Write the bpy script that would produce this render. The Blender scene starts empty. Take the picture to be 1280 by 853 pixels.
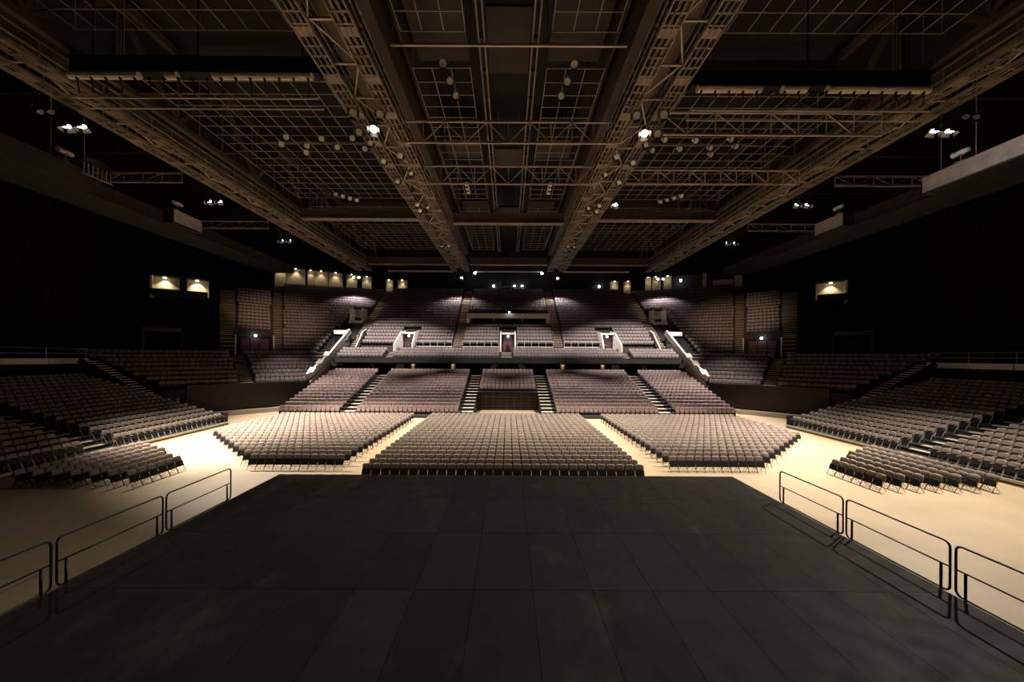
import bpy, math, random
import numpy as np
from mathutils import Vector, Matrix

random.seed(7)
SC = bpy.context.scene
COL = SC.collection
R = math.radians
CAM = (0.08, 0.0, 6.6)
F_PX, VX, VY = 461.0, 635.5, 446.0          # focal length and vanishing point of the lens, in pixels of the 1280x853 frame

# ------------------------------------------------------------------ mesh builder
class MB:
    def __init__(s):
        s.v, s.f, s.m = [], [], []
    def add(s, vs, fs, mi=0):
        b = len(s.v)
        s.v += [tuple(p) for p in vs]
        s.f += [tuple(b + i for i in f) for f in fs]
        s.m += [mi] * len(fs)
        return s
    def box(s, x0, x1, y0, y1, z0, z1, mi=0):
        vs = [(x0,y0,z0),(x1,y0,z0),(x1,y1,z0),(x0,y1,z0),(x0,y0,z1),(x1,y0,z1),(x1,y1,z1),(x0,y1,z1)]
        return s.add(vs, [(0,3,2,1),(4,5,6,7),(0,1,5,4),(1,2,6,5),(2,3,7,6),(3,0,4,7)], mi)
    def prism(s, poly, z0, z1, mi=0):
        """poly: plan outline, counter-clockwise"""
        n = len(poly)
        a = sum(poly[i][0]*poly[(i+1)%n][1]-poly[(i+1)%n][0]*poly[i][1] for i in range(n))
        if a < 0: poly = poly[::-1]
        vs = [(p[0],p[1],z0) for p in poly] + [(p[0],p[1],z1) for p in poly]
        fs = [tuple(range(n-1,-1,-1)), tuple(range(n,2*n))] + [(i,(i+1)%n,n+(i+1)%n,n+i) for i in range(n)]
        return s.add(vs, fs, mi)
    def bar(s, p, q, w, h=None, up=(0,0,1), mi=0):
        """rectangular bar from p to q"""
        h = w if h is None else h
        p, q = Vector(p), Vector(q)
        d = (q-p).normalized(); up = Vector(up)
        if abs(d.dot(up)) > 0.97: up = Vector((1,0,0)) if abs(d.x) < 0.9 else Vector((0,1,0))
        a = d.cross(up).normalized()*(w/2); b = a.cross(d).normalized()*(h/2)
        vs = [p-a-b,p+a-b,p+a+b,p-a+b,q-a-b,q+a-b,q+a+b,q-a+b]
        return s.add(vs, [(3,2,1,0),(4,5,6,7),(0,1,5,4),(1,2,6,5),(2,3,7,6),(3,0,4,7)], mi)
    def tube(s, pts, r, n=6, closed=False, mi=0):
        pts = [Vector(p) for p in pts]; k = len(pts)
        rings = []; ref = None
        for i in range(k):
            if closed: t = (pts[(i+1)%k]-pts[i-1])
            else: t = pts[min(i+1,k-1)]-pts[max(i-1,0)]
            t.normalize()
            if ref is None:
                ref = Vector((0,0,1)) if abs(t.z) < 0.9 else Vector((1,0,0))
            a = t.cross(ref)
            if a.length < 1e-3: a = t.cross(Vector((0,1,0)))
            a.normalize(); b = a.cross(t).normalized(); ref = b
            rings.append([pts[i]+a*r*math.cos(2*math.pi*j/n)+b*r*math.sin(2*math.pi*j/n) for j in range(n)])
        vs = [p for g in rings for p in g]; fs = []
        for i in range(k if closed else k-1):
            i2 = (i+1)%k
            for j in range(n):
                fs.append((i*n+j,i*n+(j+1)%n,i2*n+(j+1)%n,i2*n+j))
        if not closed:
            fs += [tuple(range(n-1,-1,-1)), tuple((k-1)*n+j for j in range(n))]
        return s.add(vs, fs, mi)
    def lathe(s, prof, o=(0,0,0), axis='Z', n=12, mi=0):
        """prof: (radius, height) pairs"""
        vs, fs = [], []
        for r, h in prof:
            for j in range(n):
                c, d = r*math.cos(2*math.pi*j/n), r*math.sin(2*math.pi*j/n)
                p = {'Z':(c,d,h),'Y':(c,h,d),'X':(h,c,d)}[axis]
                vs.append((p[0]+o[0],p[1]+o[1],p[2]+o[2]))
        for i in range(len(prof)-1):
            for j in range(n):
                q = (i*n+j,i*n+(j+1)%n,(i+1)*n+(j+1)%n,(i+1)*n+j)
                fs.append(q if axis != 'Y' else q[::-1])
        fs += [tuple(range(n-1,-1,-1)), tuple((len(prof)-1)*n+j for j in range(n))]
        return s.add(vs, fs, mi)
    def slab(s, outline, y0, th, bulge=0.0, lean=0.0, zref=0.0, mi=0):
        """rounded pad: outline in x,z; front at -Y"""
        n = len(outline); cx = sum(p[0] for p in outline)/n; cz = sum(p[1] for p in outline)/n
        def Y(z, y): return y+(z-zref)*lean
        vs = [(x,Y(z,y0+th),z) for x,z in outline] + [(x,Y(z,y0),z) for x,z in outline]
        fs = [tuple(range(n-1,-1,-1))[::-1], ] + [(i,n+i,n+(i+1)%n,(i+1)%n) for i in range(n)]
        k = 0.82
        vs += [(cx+(x-cx)*k, Y(cz+(z-cz)*k,y0-bulge), cz+(z-cz)*k) for x,z in outline]
        fs += [(n+i,2*n+i,2*n+(i+1)%n,n+(i+1)%n) for i in range(n)]
        fs.append(tuple(range(3*n-1,2*n-1,-1)))
        return s.add(vs, fs, mi)
    def mesh(s, name, mats):
        me = bpy.data.meshes.new(name)
        me.from_pydata(s.v, [], s.f)
        for m in (mats if isinstance(mats,(list,tuple)) else [mats]): me.materials.append(m)
        if any(s.m): me.polygons.foreach_set('material_index', s.m)
        me.update()
        return me
    def build(s, name, mats, parent=None, smooth=False):
        me = s.mesh(name, mats)
        fix_normals(me)
        if smooth:
            me.polygons.foreach_set('use_smooth', [True]*len(me.polygons))
        return link(name, me, parent)

import bmesh
def fix_normals(me):
    bm = bmesh.new(); bm.from_mesh(me)
    bmesh.ops.recalc_face_normals(bm, faces=bm.faces[:])
    bm.to_mesh(me); bm.free()

def link(name, data, parent=None):
    o = bpy.data.objects.new(name, data)
    COL.objects.link(o)
    if parent is not None: o.parent = parent
    return o
def tag(o, label=None, cat=None, group=None, kind=None):
    if label: o['label'] = label
    if cat: o['category'] = cat
    if group: o['group'] = group
    if kind: o['kind'] = kind
    return o
def thing(name, label, cat, loc=(0,0,0), rz=0.0, group=None, kind=None):
    o = link(name, None); o.location = loc; o.rotation_euler = (0,0,rz)
    return tag(o, label, cat, group, kind)
def copy_tree(o, parent=None):
    kids = [c for c in KIDS.get(o.name, [])] if o.name in KIDS else list(o.children)
    c = o.copy(); COL.objects.link(c)
    if parent is not None: c.parent = parent
    for k in kids: copy_tree(k, c)
    return c
KIDS = {}

ONES = ['zeroth','first','second','third','fourth','fifth','sixth','seventh','eighth','ninth','tenth','eleventh','twelfth','thirteenth',
        'fourteenth','fifteenth','sixteenth','seventeenth','eighteenth','nineteenth']
TENS = {2:('twenty','twentieth'),3:('thirty','thirtieth'),4:('forty','fortieth'),5:('fifty','fiftieth'),6:('sixty','sixtieth'),7:('seventy','seventieth'),8:('eighty','eightieth'),9:('ninety','ninetieth')}
def nth(k):
    if k < 20: return ONES[k]
    if k >= 100: return 'hundred-and-' + nth(k-100)
    t, u = divmod(k, 10)
    return TENS[t][1] if u == 0 else TENS[t][0] + '-' + ONES[u]

# ------------------------------------------------------------------ materials
def mat(name, col, rough=0.6, metal=0.0, noise=None, spec=0.5, bump=None):
    m = bpy.data.materials.new(name); m.use_nodes = True
    nt = m.node_tree; b = nt.nodes['Principled BSDF']
    b.inputs['Base Color'].default_value = (*col, 1)
    b.inputs['Roughness'].default_value = rough
    b.inputs['Metallic'].default_value = metal
    b.inputs['Specular IOR Level'].default_value = spec
    if noise or bump:
        tc = nt.nodes.new('ShaderNodeTexCoord')
    if noise:
        scale, amt = noise[0], noise[1]
        n = nt.nodes.new('ShaderNodeTexNoise'); n.inputs['Scale'].default_value = scale; n.inputs['Detail'].default_value = 5
        if len(noise) > 2:
            mp = nt.nodes.new('ShaderNodeMapping'); mp.inputs['Scale'].default_value = noise[2]
            nt.links.new(tc.outputs['Object'], mp.inputs['Vector']); nt.links.new(mp.outputs['Vector'], n.inputs['Vector'])
        else:
            nt.links.new(tc.outputs['Object'], n.inputs['Vector'])
        r = nt.nodes.new('ShaderNodeValToRGB')
        r.color_ramp.elements[0].position = 0.3; r.color_ramp.elements[1].position = 0.7
        r.color_ramp.elements[0].color = (*[c*(1-amt) for c in col], 1)
        r.color_ramp.elements[1].color = (*[min(1,c*(1+amt)) for c in col], 1)
        nt.links.new(n.outputs['Fac'], r.inputs['Fac']); nt.links.new(r.outputs['Color'], b.inputs['Base Color'])
    if bump:
        n2 = nt.nodes.new('ShaderNodeTexNoise'); n2.inputs['Scale'].default_value = bump[0]
        bp = nt.nodes.new('ShaderNodeBump'); bp.inputs['Strength'].default_value = bump[1]; bp.inputs['Distance'].default_value = 0.02
        nt.links.new(tc.outputs['Object'], n2.inputs['Vector'])
        nt.links.new(n2.outputs['Fac'], bp.inputs['Height']); nt.links.new(bp.outputs['Normal'], b.inputs['Normal'])
    return m
def glow(name, col, strength):
    m = bpy.data.materials.new(name); m.use_nodes = True
    nt = m.node_tree; b = nt.nodes['Principled BSDF']
    b.inputs['Base Color'].default_value = (0.8,0.8,0.8,1)
    b.inputs['Emission Color'].default_value = (*col,1)
    b.inputs['Emission Strength'].default_value = strength
    return m

def deck_mat(name, k):
    """black stage plywood: scuffed, with pale drag marks worn into it"""
    m = mat(name, (0.0245*k,0.0200*k,0.0158*k), 0.62, noise=(0.8,0.16), spec=0.10)
    nt = m.node_tree; b = nt.nodes['Principled BSDF']
    tc = nt.nodes.new('ShaderNodeTexCoord'); n = nt.nodes.new('ShaderNodeTexNoise'); n.inputs['Scale'].default_value = 2.2; n.inputs['Detail'].default_value = 8
    nt.links.new(tc.outputs['Object'], n.inputs['Vector'])
    mr = nt.nodes.new('ShaderNodeMapRange'); mr.inputs['From Min'].default_value = 0.35; mr.inputs['From Max'].default_value = 0.7
    mr.inputs['To Min'].default_value = 0.56; mr.inputs['To Max'].default_value = 0.68
    nt.links.new(n.outputs['Fac'], mr.inputs['Value']); nt.links.new(mr.outputs['Result'], b.inputs['Roughness'])
    # pale scuffs and drag marks
    mp = nt.nodes.new('ShaderNodeMapping'); mp.inputs['Scale'].default_value = (1.0,0.45,1.0); mp.inputs['Rotation'].default_value = (0,0,0.5)
    s = nt.nodes.new('ShaderNodeTexNoise'); s.inputs['Scale'].default_value = 0.9; s.inputs['Detail'].default_value = 9; s.inputs['Roughness'].default_value = 0.68
    nt.links.new(tc.outputs['Object'], mp.inputs['Vector']); nt.links.new(mp.outputs['Vector'], s.inputs['Vector'])
    sr = nt.nodes.new('ShaderNodeMapRange'); sr.inputs['From Min'].default_value = 0.56; sr.inputs['From Max'].default_value = 0.76; sr.inputs['To Min'].default_value = 0.0; sr.inputs['To Max'].default_value = 0.75
    nt.links.new(s.outputs['Fac'], sr.inputs['Value'])
    mx = nt.nodes.new('ShaderNodeMix'); mx.data_type = 'RGBA'
    src = b.inputs['Base Color'].links[0].from_socket
    nt.links.new(sr.outputs['Result'], mx.inputs['Factor']); nt.links.new(src, mx.inputs['A']); mx.inputs['B'].default_value = (0.085,0.070,0.055,1)
    nt.links.new(mx.outputs['Result'], b.inputs['Base Color'])
    return m

M = dict(
    floor=mat('beige_hall_floor',(0.40,0.30,0.185),0.45,noise=(0.35,0.10),spec=0.35),
    pad=mat('taupe_seat_fabric',(0.26,0.205,0.17),0.85,noise=(3.0,0.12),spec=0.2),
    pad_bank=mat('mauve_brown_seat_fabric',(0.29,0.21,0.195),0.85,noise=(3.0,0.12),spec=0.2),
    pad_bowl=mat('plum_brown_seat_fabric',(0.205,0.162,0.16),0.85,noise=(3.0,0.15),spec=0.2),
    shell=mat('dark_plum_seat_shell',(0.065,0.05,0.05),0.7,spec=0.2),
    girder=mat('mid_brown_girder_paint',(0.115,0.083,0.057),0.6,noise=(0.8,0.2)),
    grid=mat('brown_grid_pipe',(0.36,0.305,0.25),0.5,0.1),
    black=mat('black_plastic',(0.010,0.0095,0.009),0.65,spec=0.2),
    leg=mat('dark_steel_tube',(0.02,0.019,0.018),0.5,0.0,spec=0.3),
    strut=mat('grey_steel_strut',(0.34,0.31,0.27),0.4,0.3),
    rail=mat('black_powder_coated_tube',(0.010,0.010,0.010),0.4,spec=0.4),
    tread=mat('pale_stair_tread',(0.52,0.45,0.36),0.6,noise=(2.0,0.12)),
    tread_up=mat('tan_stair_tread',(0.55,0.43,0.31),0.7,noise=(2.0,0.12)),
    riser=mat('dark_riser_board',(0.022,0.019,0.017),0.7),
    concrete=mat('dark_painted_concrete',(0.022,0.019,0.018),0.8,noise=(1.0,0.2)),
    nosing=mat('pale_aluminium_nosing',(0.45,0.41,0.35),0.4,0.4),
    steel=mat('brown_grey_galvanised_steel',(0.255,0.20,0.15),0.5,0.15,noise=(1.5,0.25)),
    pale_steel=mat('pale_truss_steel',(0.49,0.42,0.345),0.5,0.1),
    beam=mat('brown_painted_beam',(0.065,0.045,0.030),0.6,noise=(0.8,0.2)),
    roof=mat('dark_roof_deck',(0.008,0.0065,0.005),0.9,noise=(0.6,0.3)),
    roof_panel=mat('brown_acoustic_panel',(0.045,0.033,0.024),0.9,noise=(0.5,0.2)),
    wall=mat('near_black_wall',(0.010,0.009,0.009),0.9),
    drape=mat('black_serge_drape',(0.006,0.006,0.006),0.95,spec=0.1),
    brown_wall=mat('dark_brown_wall_panel',(0.019,0.011,0.0095),0.7,noise=(1.0,0.2)),
    cream=mat('cream_plaster_wall',(0.50,0.42,0.29),0.8),
    white=mat('off_white_parapet',(0.60,0.55,0.49),0.6),
    grey=mat('grey_parapet_cloth',(0.33,0.29,0.27),0.8,noise=(1.5,0.2)),
    door=mat('dark_red_door',(0.11,0.045,0.045),0.6),
    lamp_body=mat('black_lamp_housing',(0.02,0.02,0.02),0.5),
    lamp_white=mat('white_lamp_housing',(0.85,0.82,0.76),0.5),
    glass=mat('dark_window_glass',(0.015,0.016,0.02),0.08),
    cloth=mat('beige_rolled_cloth',(0.78,0.66,0.52),0.8,noise=(1.0,0.15)),
    lens_on=glow('lit_warm_lens',(1.0,0.83,0.58),22.0),
    led=glow('lit_cool_bulb',(0.78,0.88,1.0),25.0),
    bulb=glow('lit_warm_bulb',(1.0,0.85,0.6),12.0),
    lens_off=mat('unlit_lens_glass',(0.8,0.78,0.72),0.1),
)
DECKS = [deck_mat('black_stage_board_%s'%n, k) for n,k in (('dark',0.82),('mid',0.95),('worn',1.07),('light',1.2))]

# ------------------------------------------------------------------ camera
cd = bpy.data.cameras.new('camera'); cam = link('camera', cd)
cd.sensor_width = 36.0; cd.sensor_fit = 'HORIZONTAL'; cd.lens = 36.0*F_PX/1280.0
cd.shift_x = (640-VX)/1280.0; cd.shift_y = (VY-426.5)/1280.0
cd.clip_start = 0.1; cd.clip_end = 300
cam.location = CAM; cam.rotation_euler = (R(90), R(-0.30), 0)
SC.camera = cam

def px(x, y, z):
    """where the lens sees a point, in pixels of the photograph (only used to pick which seats show largest)"""
    d = y-CAM[1]
    if d <= 0.1: return (-1e6,-1e6)
    return (VX+F_PX*(x-CAM[0])/d, VY-F_PX*(z-CAM[2])/d)
LIGHTS_LATER = []
# ------------------------------------------------------------------ seats
def rounded_top(w, z0, z1, r=0.09):
    h = w/2
    return [(-h+0.02,z0),(h-0.02,z0),(h,z0+0.03),(h,z1-r),(h-0.03,z1-0.035),(h-r,z1-0.008),(0,z1),(-h+r,z1-0.008),(-h+0.03,z1-0.035),(-h,z1-r),(-h,z0+0.03)]

def seat_parts(kind):
    """{part: (MB, material)} of one chair; its front is at -Y"""
    P = []
    if kind == 'folding_chair':
        P.append(('backrest', MB().slab(rounded_top(0.484,0.55,0.87,0.12),0.078,0.045,0.022,0.22,0.55), M['pad']))
        P.append(('seat', MB().slab(rounded_top(0.45,0.30,0.63,0.05),-0.09,0.045,0.006,0.32,0.30), M['black']))
        a = MB()
        for s in (-1,1):
            a.tube([(s*0.228,-0.20,0.0),(s*0.228,0.04,0.46),(s*0.228,0.125,0.80)],0.013,5)
        a.tube([(-0.215,-0.145,0.10),(0.215,-0.145,0.10)],0.009,4)
        P.append(('front_leg_frame', a, M['leg']))
        b = MB()
        for s in (-1,1):
            b.tube([(s*0.19,0.24,0.0),(s*0.19,-0.06,0.44)],0.012,5)
        b.tube([(-0.19,0.18,0.09),(0.19,0.18,0.09)],0.009,4)
        P.append(('rear_leg_frame', b, M['leg']))
    elif kind == 'riser_chair':
        P.append(('backrest', MB().slab(rounded_top(0.465,0.57,0.85,0.10),0.08,0.05,0.024,0.22,0.57), M['pad']))
        P.append(('seat', MB().slab(rounded_top(0.43,0.28,0.63,0.05),-0.09,0.05,0.006,0.30,0.28), M['black']))
        for s in (-1,1):
            a = MB().bar((s*0.226,-0.20,0.0),(s*0.226,0.03,0.50),0.028,0.018)
            a.bar((s*0.226,0.20,0.0),(s*0.226,0.02,0.44),0.022,0.018)
            a.bar((s*0.226,-0.16,0.56),(s*0.226,0.08,0.58),0.03,0.02)
            P.append(('leg', a, M['strut']))
    else:
        m = M['pad_bank'] if kind == 'bank_seat' else M['pad_bowl']
        a = MB().slab(rounded_top(0.465,0.47,0.93,0.07),0.06,0.05,0.022,0.17,0.47,0)
        a.slab([(-0.215,0.36),(0.215,0.36),(0.215,0.60),(-0.215,0.60)],-0.055,0.07,0.01,0.22,0.36,2)
        a.box(-0.235,-0.215,-0.08,0.10,0.0,0.56,1); a.box(0.215,0.235,-0.08,0.10,0.0,0.56,1)
        P.append((kind, a, [m, M['black'], m if kind == 'bank_seat' else M['shell']]))
    return P

SEATS = {k: [] for k in ('folding_chair','riser_chair','bank_seat','bowl_seat')}
def put(kind, x, y, z, rot, label, group):
    SEATS[kind].append((x, y, z+0.004, rot, label, group))
def face(fx, fy): return math.atan2(fx, -fy)

CAT = {'folding_chair':'chair','riser_chair':'chair','bank_seat':'seat','bowl_seat':'seat'}
REST = {'folding_chair':('folding_chair_rows','rows of taupe folding chairs further back on the hall floor','chairs'),
        'riser_chair':('riser_chair_rows','dim rows of taupe chairs higher up the side risers','chairs'),
        'bank_seat':('bank_seat_rows','upper rows of mauve tip-up seats on the rear stand','seats'),
        'bowl_seat':('bowl_seat_rows','steep upper rows of plum tip-up seats in the balcony','seats')}
def seat_size(s):
    u, v = px(s[0], s[1], s[2]+0.6)
    if not (-15 <= u <= 1295 and -10 <= v <= 863): return -1.0
    return 1.0/((s[0]-CAM[0])**2+s[1]**2+(s[2]-CAM[2])**2)

def place_seats(kind, most=300):
    L = sorted(SEATS[kind], key=seat_size, reverse=True)
    L = [s for s in L if seat_size(s) > 0 or kind in ('folding_chair','riser_chair')]
    own, rest = L[:most], L[most:]
    parts = seat_parts(kind)
    meshes = []
    for n, b, m in parts:
        me = b.mesh(n, m); fix_normals(me); meshes.append((n, me))
    single = len(parts) == 1
    for i, (x,y,z,rot,label,group) in enumerate(own):
        if single:
            o = link(kind, meshes[0][1])
        else:
            o = link(kind, None)
            for n, me in meshes: link(n, me, o)
        o.location = (x,y,z); o.rotation_euler = (0,0,rot)
        tag(o, label, CAT[kind], group)
    if rest:
        # the remaining ones as one object
        mats, V, LV, LT, MI = [], [], [], [], []
        for n, me in meshes:
            off = len(mats); mats += list(me.materials)
            co = np.empty(len(me.vertices)*3); me.vertices.foreach_get('co', co)
            lv = np.empty(len(me.loops), int); me.loops.foreach_get('vertex_index', lv)
            lt = np.empty(len(me.polygons), int); me.polygons.foreach_get('loop_total', lt)
            mi = np.empty(len(me.polygons), int); me.polygons.foreach_get('material_index', mi)
            LV.append(lv+sum(len(v) for v in V)); V.append(co.reshape(-1,3)); LT.append(lt); MI.append(mi+off)
        V = np.concatenate(V); LV = np.concatenate(LV); LT = np.concatenate(LT); MI = np.concatenate(MI)
        k, n = len(rest), len(V)
        A = np.array([s[:4] for s in rest]); c, s_ = np.cos(A[:,3]), np.sin(A[:,3])
        X = c[:,None]*V[:,0]-s_[:,None]*V[:,1]+A[:,0:1]
        Y = s_[:,None]*V[:,0]+c[:,None]*V[:,1]+A[:,1:2]
        Z = V[:,2][None]+A[:,2:3]
        co = np.stack([X,Y,Z],-1).reshape(-1)
        lv = (LV[None]+n*np.arange(k)[:,None]).reshape(-1); lt = np.tile(LT,k); mi = np.tile(MI,k)
        me = bpy.data.meshes.new(REST[kind][0])
        me.vertices.add(n*k); me.vertices.foreach_set('co', co)
        me.loops.add(len(lv)); me.loops.foreach_set('vertex_index', lv.astype(np.int32))
        me.polygons.add(len(lt)); me.polygons.foreach_set('loop_start', (np.cumsum(lt)-lt).astype(np.int32))
        me.polygons.foreach_set('material_index', mi.astype(np.int32))
        for m in mats: me.materials.append(m)
        me.update(calc_edges=True); me.validate()
        tag(link(REST[kind][0], me), REST[kind][1], REST[kind][2], kind='stuff')

# floor blocks: centre, the two beside it, the two small ones by the side risers
def row_word(r): return 'front' if r == 0 else nth(r+1)
S, P = 0.5, 0.93
for r in range(20):
    for i in range(30):
        put('folding_chair', -7.42+S*i, 19.55+P*r, 0, 0, 'taupe folding chair in the %s row of the centre floor block, %s from the left'%(row_word(r),nth(i+1)), 'folding chairs of the centre floor block')
for sgn, nm in ((-1,'left'),(1,'right')):
    for r in range(18):
        y = 21.3+P*r
        out = min(15.6+1.03*P*r, 23.6)
        n = int((out-9.65)/S)
        for i in range(n):
            put('folding_chair', sgn*(9.65+S*i), y, 0, 0, 'taupe folding chair in the %s row of the %s floor block, %s from the centre'%(row_word(r),nm,nth(i+1)), 'folding chairs of the %s floor block'%nm)
    for k in range(7):
        x = 18.5+0.93*k
        n = 6+int(round(1.2*k))
        for i in range(n):
            put('folding_chair', sgn*x, 18.35+S*i, 0, face(-sgn,0), 'taupe folding chair, small %s block, %s row from the stage, %s from the near end'%(nm,nth(k+1),nth(i+1)), 'folding chairs of the small %s block'%nm)
# ------------------------------------------------------------------ floor, stage, guardrails
def struct(name, b, m, parent=None):
    o = b.build(name, m, parent)
    if parent is None: o['kind'] = 'structure'
    return o
struct('floor', MB().box(-60,60,-12,80,-0.2,0), M['floor'])

st = thing('stage_platform','black modular stage platform filling the near half of the hall','stage',(0,0,0))
W_, L_ = 1.22, 2.44
for j in range(6):
    for i in range(15):
        x0 = -9.15+W_*i; y1 = 14.9-L_*j
        b = MB().box(x0+0.004,x0+W_-0.004,y1-L_+0.005,y1-0.005,1.73,1.80)
        o = b.build('deck_panel', random.choices(DECKS,(3,4,3,1))[0], st)
b = MB().box(-9.05,9.05,0.36,14.82,0.02,1.725)
b.build('skirt', M['black'], st)

def guardrail(side, k):
    nm = 'left' if side < 0 else 'right'
    t = thing('stage_guardrail','black tubular guardrail clamped to the %s stage edge, %s from the audience'%(nm,nth(k+1)),'railing',(side*9.24,14.9-L_*(k+2)+1.22,1.80),0,'guardrails of the stage')
    h = 1.17; r = 0.11
    def arc(cy, cz, a0, a1): return [(0,cy+r*math.cos(R(a0+(a1-a0)*i/4)),cz+r*math.sin(R(a0+(a1-a0)*i/4))) for i in range(5)]
    z0, z1 = -0.02, 1.0
    loop = arc(h-r,z0+r,-90,0)+arc(h-r,z1-r,0,90)+arc(-h+r,z1-r,90,180)+arc(-h+r,z0+r,180,270)
    MB().tube(loop,0.021,8,True).build('frame',M['rail'],t,True)
    MB().tube([(0,-h,0.5),(0,h,0.5)],0.017,8).build('mid_rail',M['rail'],t,True)
    for s in (-1,1):
        po = MB().tube([(0,s*(h-0.16),0.5),(0,s*(h-0.16),-0.26)],0.024,8).build('post',M['rail'],t,True)
        MB().box(-0.035,0.045,s*(h-0.16)-0.04,s*(h-0.16)+0.04,-0.26,-0.10).build('clamp',M['rail'],po)
for k in range(4):
    guardrail(-1,k); guardrail(1,k)
# ------------------------------------------------------------------ raked stands
# a stand: rows run along u, rise along n from a front line through p; each row spans lo..hi along u
class Stand:
    def __init__(s, p, ang, rows, pitch, rise, z0, thick=None, floor_z=0.0):
        s.p = Vector(p); a = R(ang); s.u = Vector((math.cos(a),math.sin(a))); s.n = Vector((-math.sin(a),math.cos(a)))
        s.rows, s.pitch, s.rise, s.z0, s.thick, s.floor_z = rows, pitch, rise, z0, thick, floor_z
    def at(s, a, d): return s.p+s.u*a+s.n*d
    def z(s, r): return s.z0+s.rise*r
    def along(s, q0, q1, d):
        """u coordinate where the line q0-q1 crosses the row line at distance d"""
        q0, q1 = Vector(q0), Vector(q1); e = q1-q0
        t = (d-(q0-s.p).dot(s.n))/e.dot(s.n)
        return ((q0+e*t)-s.p).dot(s.u)
    def tier(s, b, r, a0, a1, mi=0, b0=None, b1=None):
        """solid of row r; a0..a1 at its front, b0..b1 at its back"""
        d0, d1 = r*s.pitch, (r+1)*s.pitch
        b0 = a0 if b0 is None else b0; b1 = a1 if b1 is None else b1
        if a1-a0 < 0.05 and b1-b0 < 0.05: return
        z1 = s.z(r); z0 = s.floor_z if s.thick is None else z1-s.thick
        b.prism([s.at(a0,d0),s.at(a1,d0),s.at(b1,d1),s.at(b0,d1)], z0, z1, mi)
def minus(spans, cut):
    out = []
    for a, b in spans:
        if cut[1] <= a or cut[0] >= b: out.append((a,b)); continue
        if cut[0] > a: out.append((a,cut[0]))
        if cut[1] < b: out.append((cut[1],b))
    return out
def seat_row(s, kind, r, a0, a1, label, group, step=0.5, back=0.42):
    n = int((a1-a0-0.02)/step)
    if n < 1: return
    m = (a1-a0-n*step)/2
    d = r*s.pitch+back
    for i in range(n):
        q = s.at(a0+m+step*(i+0.5), d)
        put(kind, q.x, q.y, s.z(r), face(-s.n.x,-s.n.y), label(r,i), group)

# --- the two side risers on the hall floor
for sgn, nm in ((-1,'left'),(1,'right')):
    # the row direction is +Y on the left, -Y on the right, so that the rise points outwards
    sd = Stand((sgn*26.4,0), 90 if sgn < 0 else -90, 17, 0.8, 0.23, 0.30)
    t = thing('seating_riser','stepped seating riser along the %s side of the hall floor'%nm,'seating riser',(sgn*26.4,24.0,0))
    A = lambda y: y if sgn < 0 else -y
    def span(y0, y1): return (min(A(y0),A(y1)),max(A(y0),A(y1)))
    b = MB(); nos = MB()
    for r in range(17):
        a0, a1 = span(13.0,34.9)
        sd.tier(b, r, a0, a1)
        d0 = r*0.8
        q0, q1 = sd.at(a0,d0), sd.at(a1,d0)
        x0, x1 = sorted((q0.x-sgn*0.02,q0.x+sgn*0.05)); 
        nos.box(x0,x1,13.0,34.9,sd.z(r)-0.05,sd.z(r)+0.004)
    o = b.build('tier_deck', M['riser'], t); o.location = -t.location
    x0, x1 = sorted((sgn*26.36,sgn*26.46))
    fr = MB().box(x0,x1,13.0,34.9,0.16,0.305); fr.box(x0,x1,13,34.9,0.0,0.06)
    o = fr.build('front_nosing', M['nosing'], t); o.location = -t.location
    for r in range(17):
        x0, x1 = sorted((sgn*(26.4+0.8*r-0.02),sgn*(26.4+0.8*r+0.28)))
        o = MB().box(x0,x1,23.55,24.95,sd.z(r)-0.03,sd.z(r)+0.012).build('aisle_step', M['tread'], t); o.location = -t.location
    x0, x1 = sorted((sgn*26.5,sgn*27.3))
    e = MB().box(x0,x1,34.93,35.0,0.0,1.15)
    e.box(x0,x1,34.9,35.03,1.1,1.18)
    o = e.build('end_panel', M['brown_wall'], t); o.location = -t.location
    for r in range(17):
        for sec, (y0,y1) in (('far',(25.05,34.85)),('near',(13.1,23.45))):
            a0, a1 = span(y0,y1)
            if sec == 'far': lab = lambda r,i: 'taupe chair on the %s riser beyond the aisle, %s row up, %s from the aisle'%(nm,nth(r+1),nth((i if sgn < 0 else n_-1-i)+1))
            else: lab = lambda r,i: 'taupe chair on the %s riser before the aisle, %s row up, %s from the aisle'%(nm,nth(r+1),nth((n_-1-i if sgn < 0 else i)+1))
            n_ = int((a1-a0-0.02)/0.5)
            seat_row(sd, 'riser_chair', r, a0, a1, lab, 'chairs on the %s side riser'%nm, back=0.36)

# --- retractable stand at the rear of the hall floor
sd = Stand((0,39.3), 0, 14, 0.89, 0.28, 0.28)
t = thing('retractable_stand','wide raked stand of mauve seats across the rear of the hall floor','seating stand',(0,39.3,0))
def child(b, name, m, parent, **k):
    o = b.build(name, m, parent, **k); o.location = -parent.location; return o
AISLES = [(-17.8,-16.55),(-5.0,-3.72),(3.72,5.0),(16.55,17.8)]
b = MB()
for r in range(14):
    sp = [(-24.8,24.8)]
    if r < 7: sp = minus(sp,(-3.72,3.72))
    for a0, a1 in sp: sd.tier(b, r, a0, a1)
child(b,'tier_deck',M['riser'],t)
for a0, a1 in AISLES:
    for r in range(14):
        y = 39.3+0.89*r
        child(MB().box(a0+0.03,a1-0.03,y-0.03,y+0.62,sd.z(r)-0.04,sd.z(r)+0.012),'aisle_step',M['tread'],t)
y = 39.3+0.89*7
b = MB()
for i in range(5): b.box(-3.6,3.6,y-0.10,y-0.04,0.12+0.36*i,0.17+0.36*i)
for i in range(9): b.box(-3.6+0.88*i,-3.54+0.88*i,y-0.04,y-0.01,0,1.9)
child(b,'under_frame',M['girder'],t)
b = MB().box(-3.7,3.7,y-0.06,y+0.0,1.92,2.20)
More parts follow.
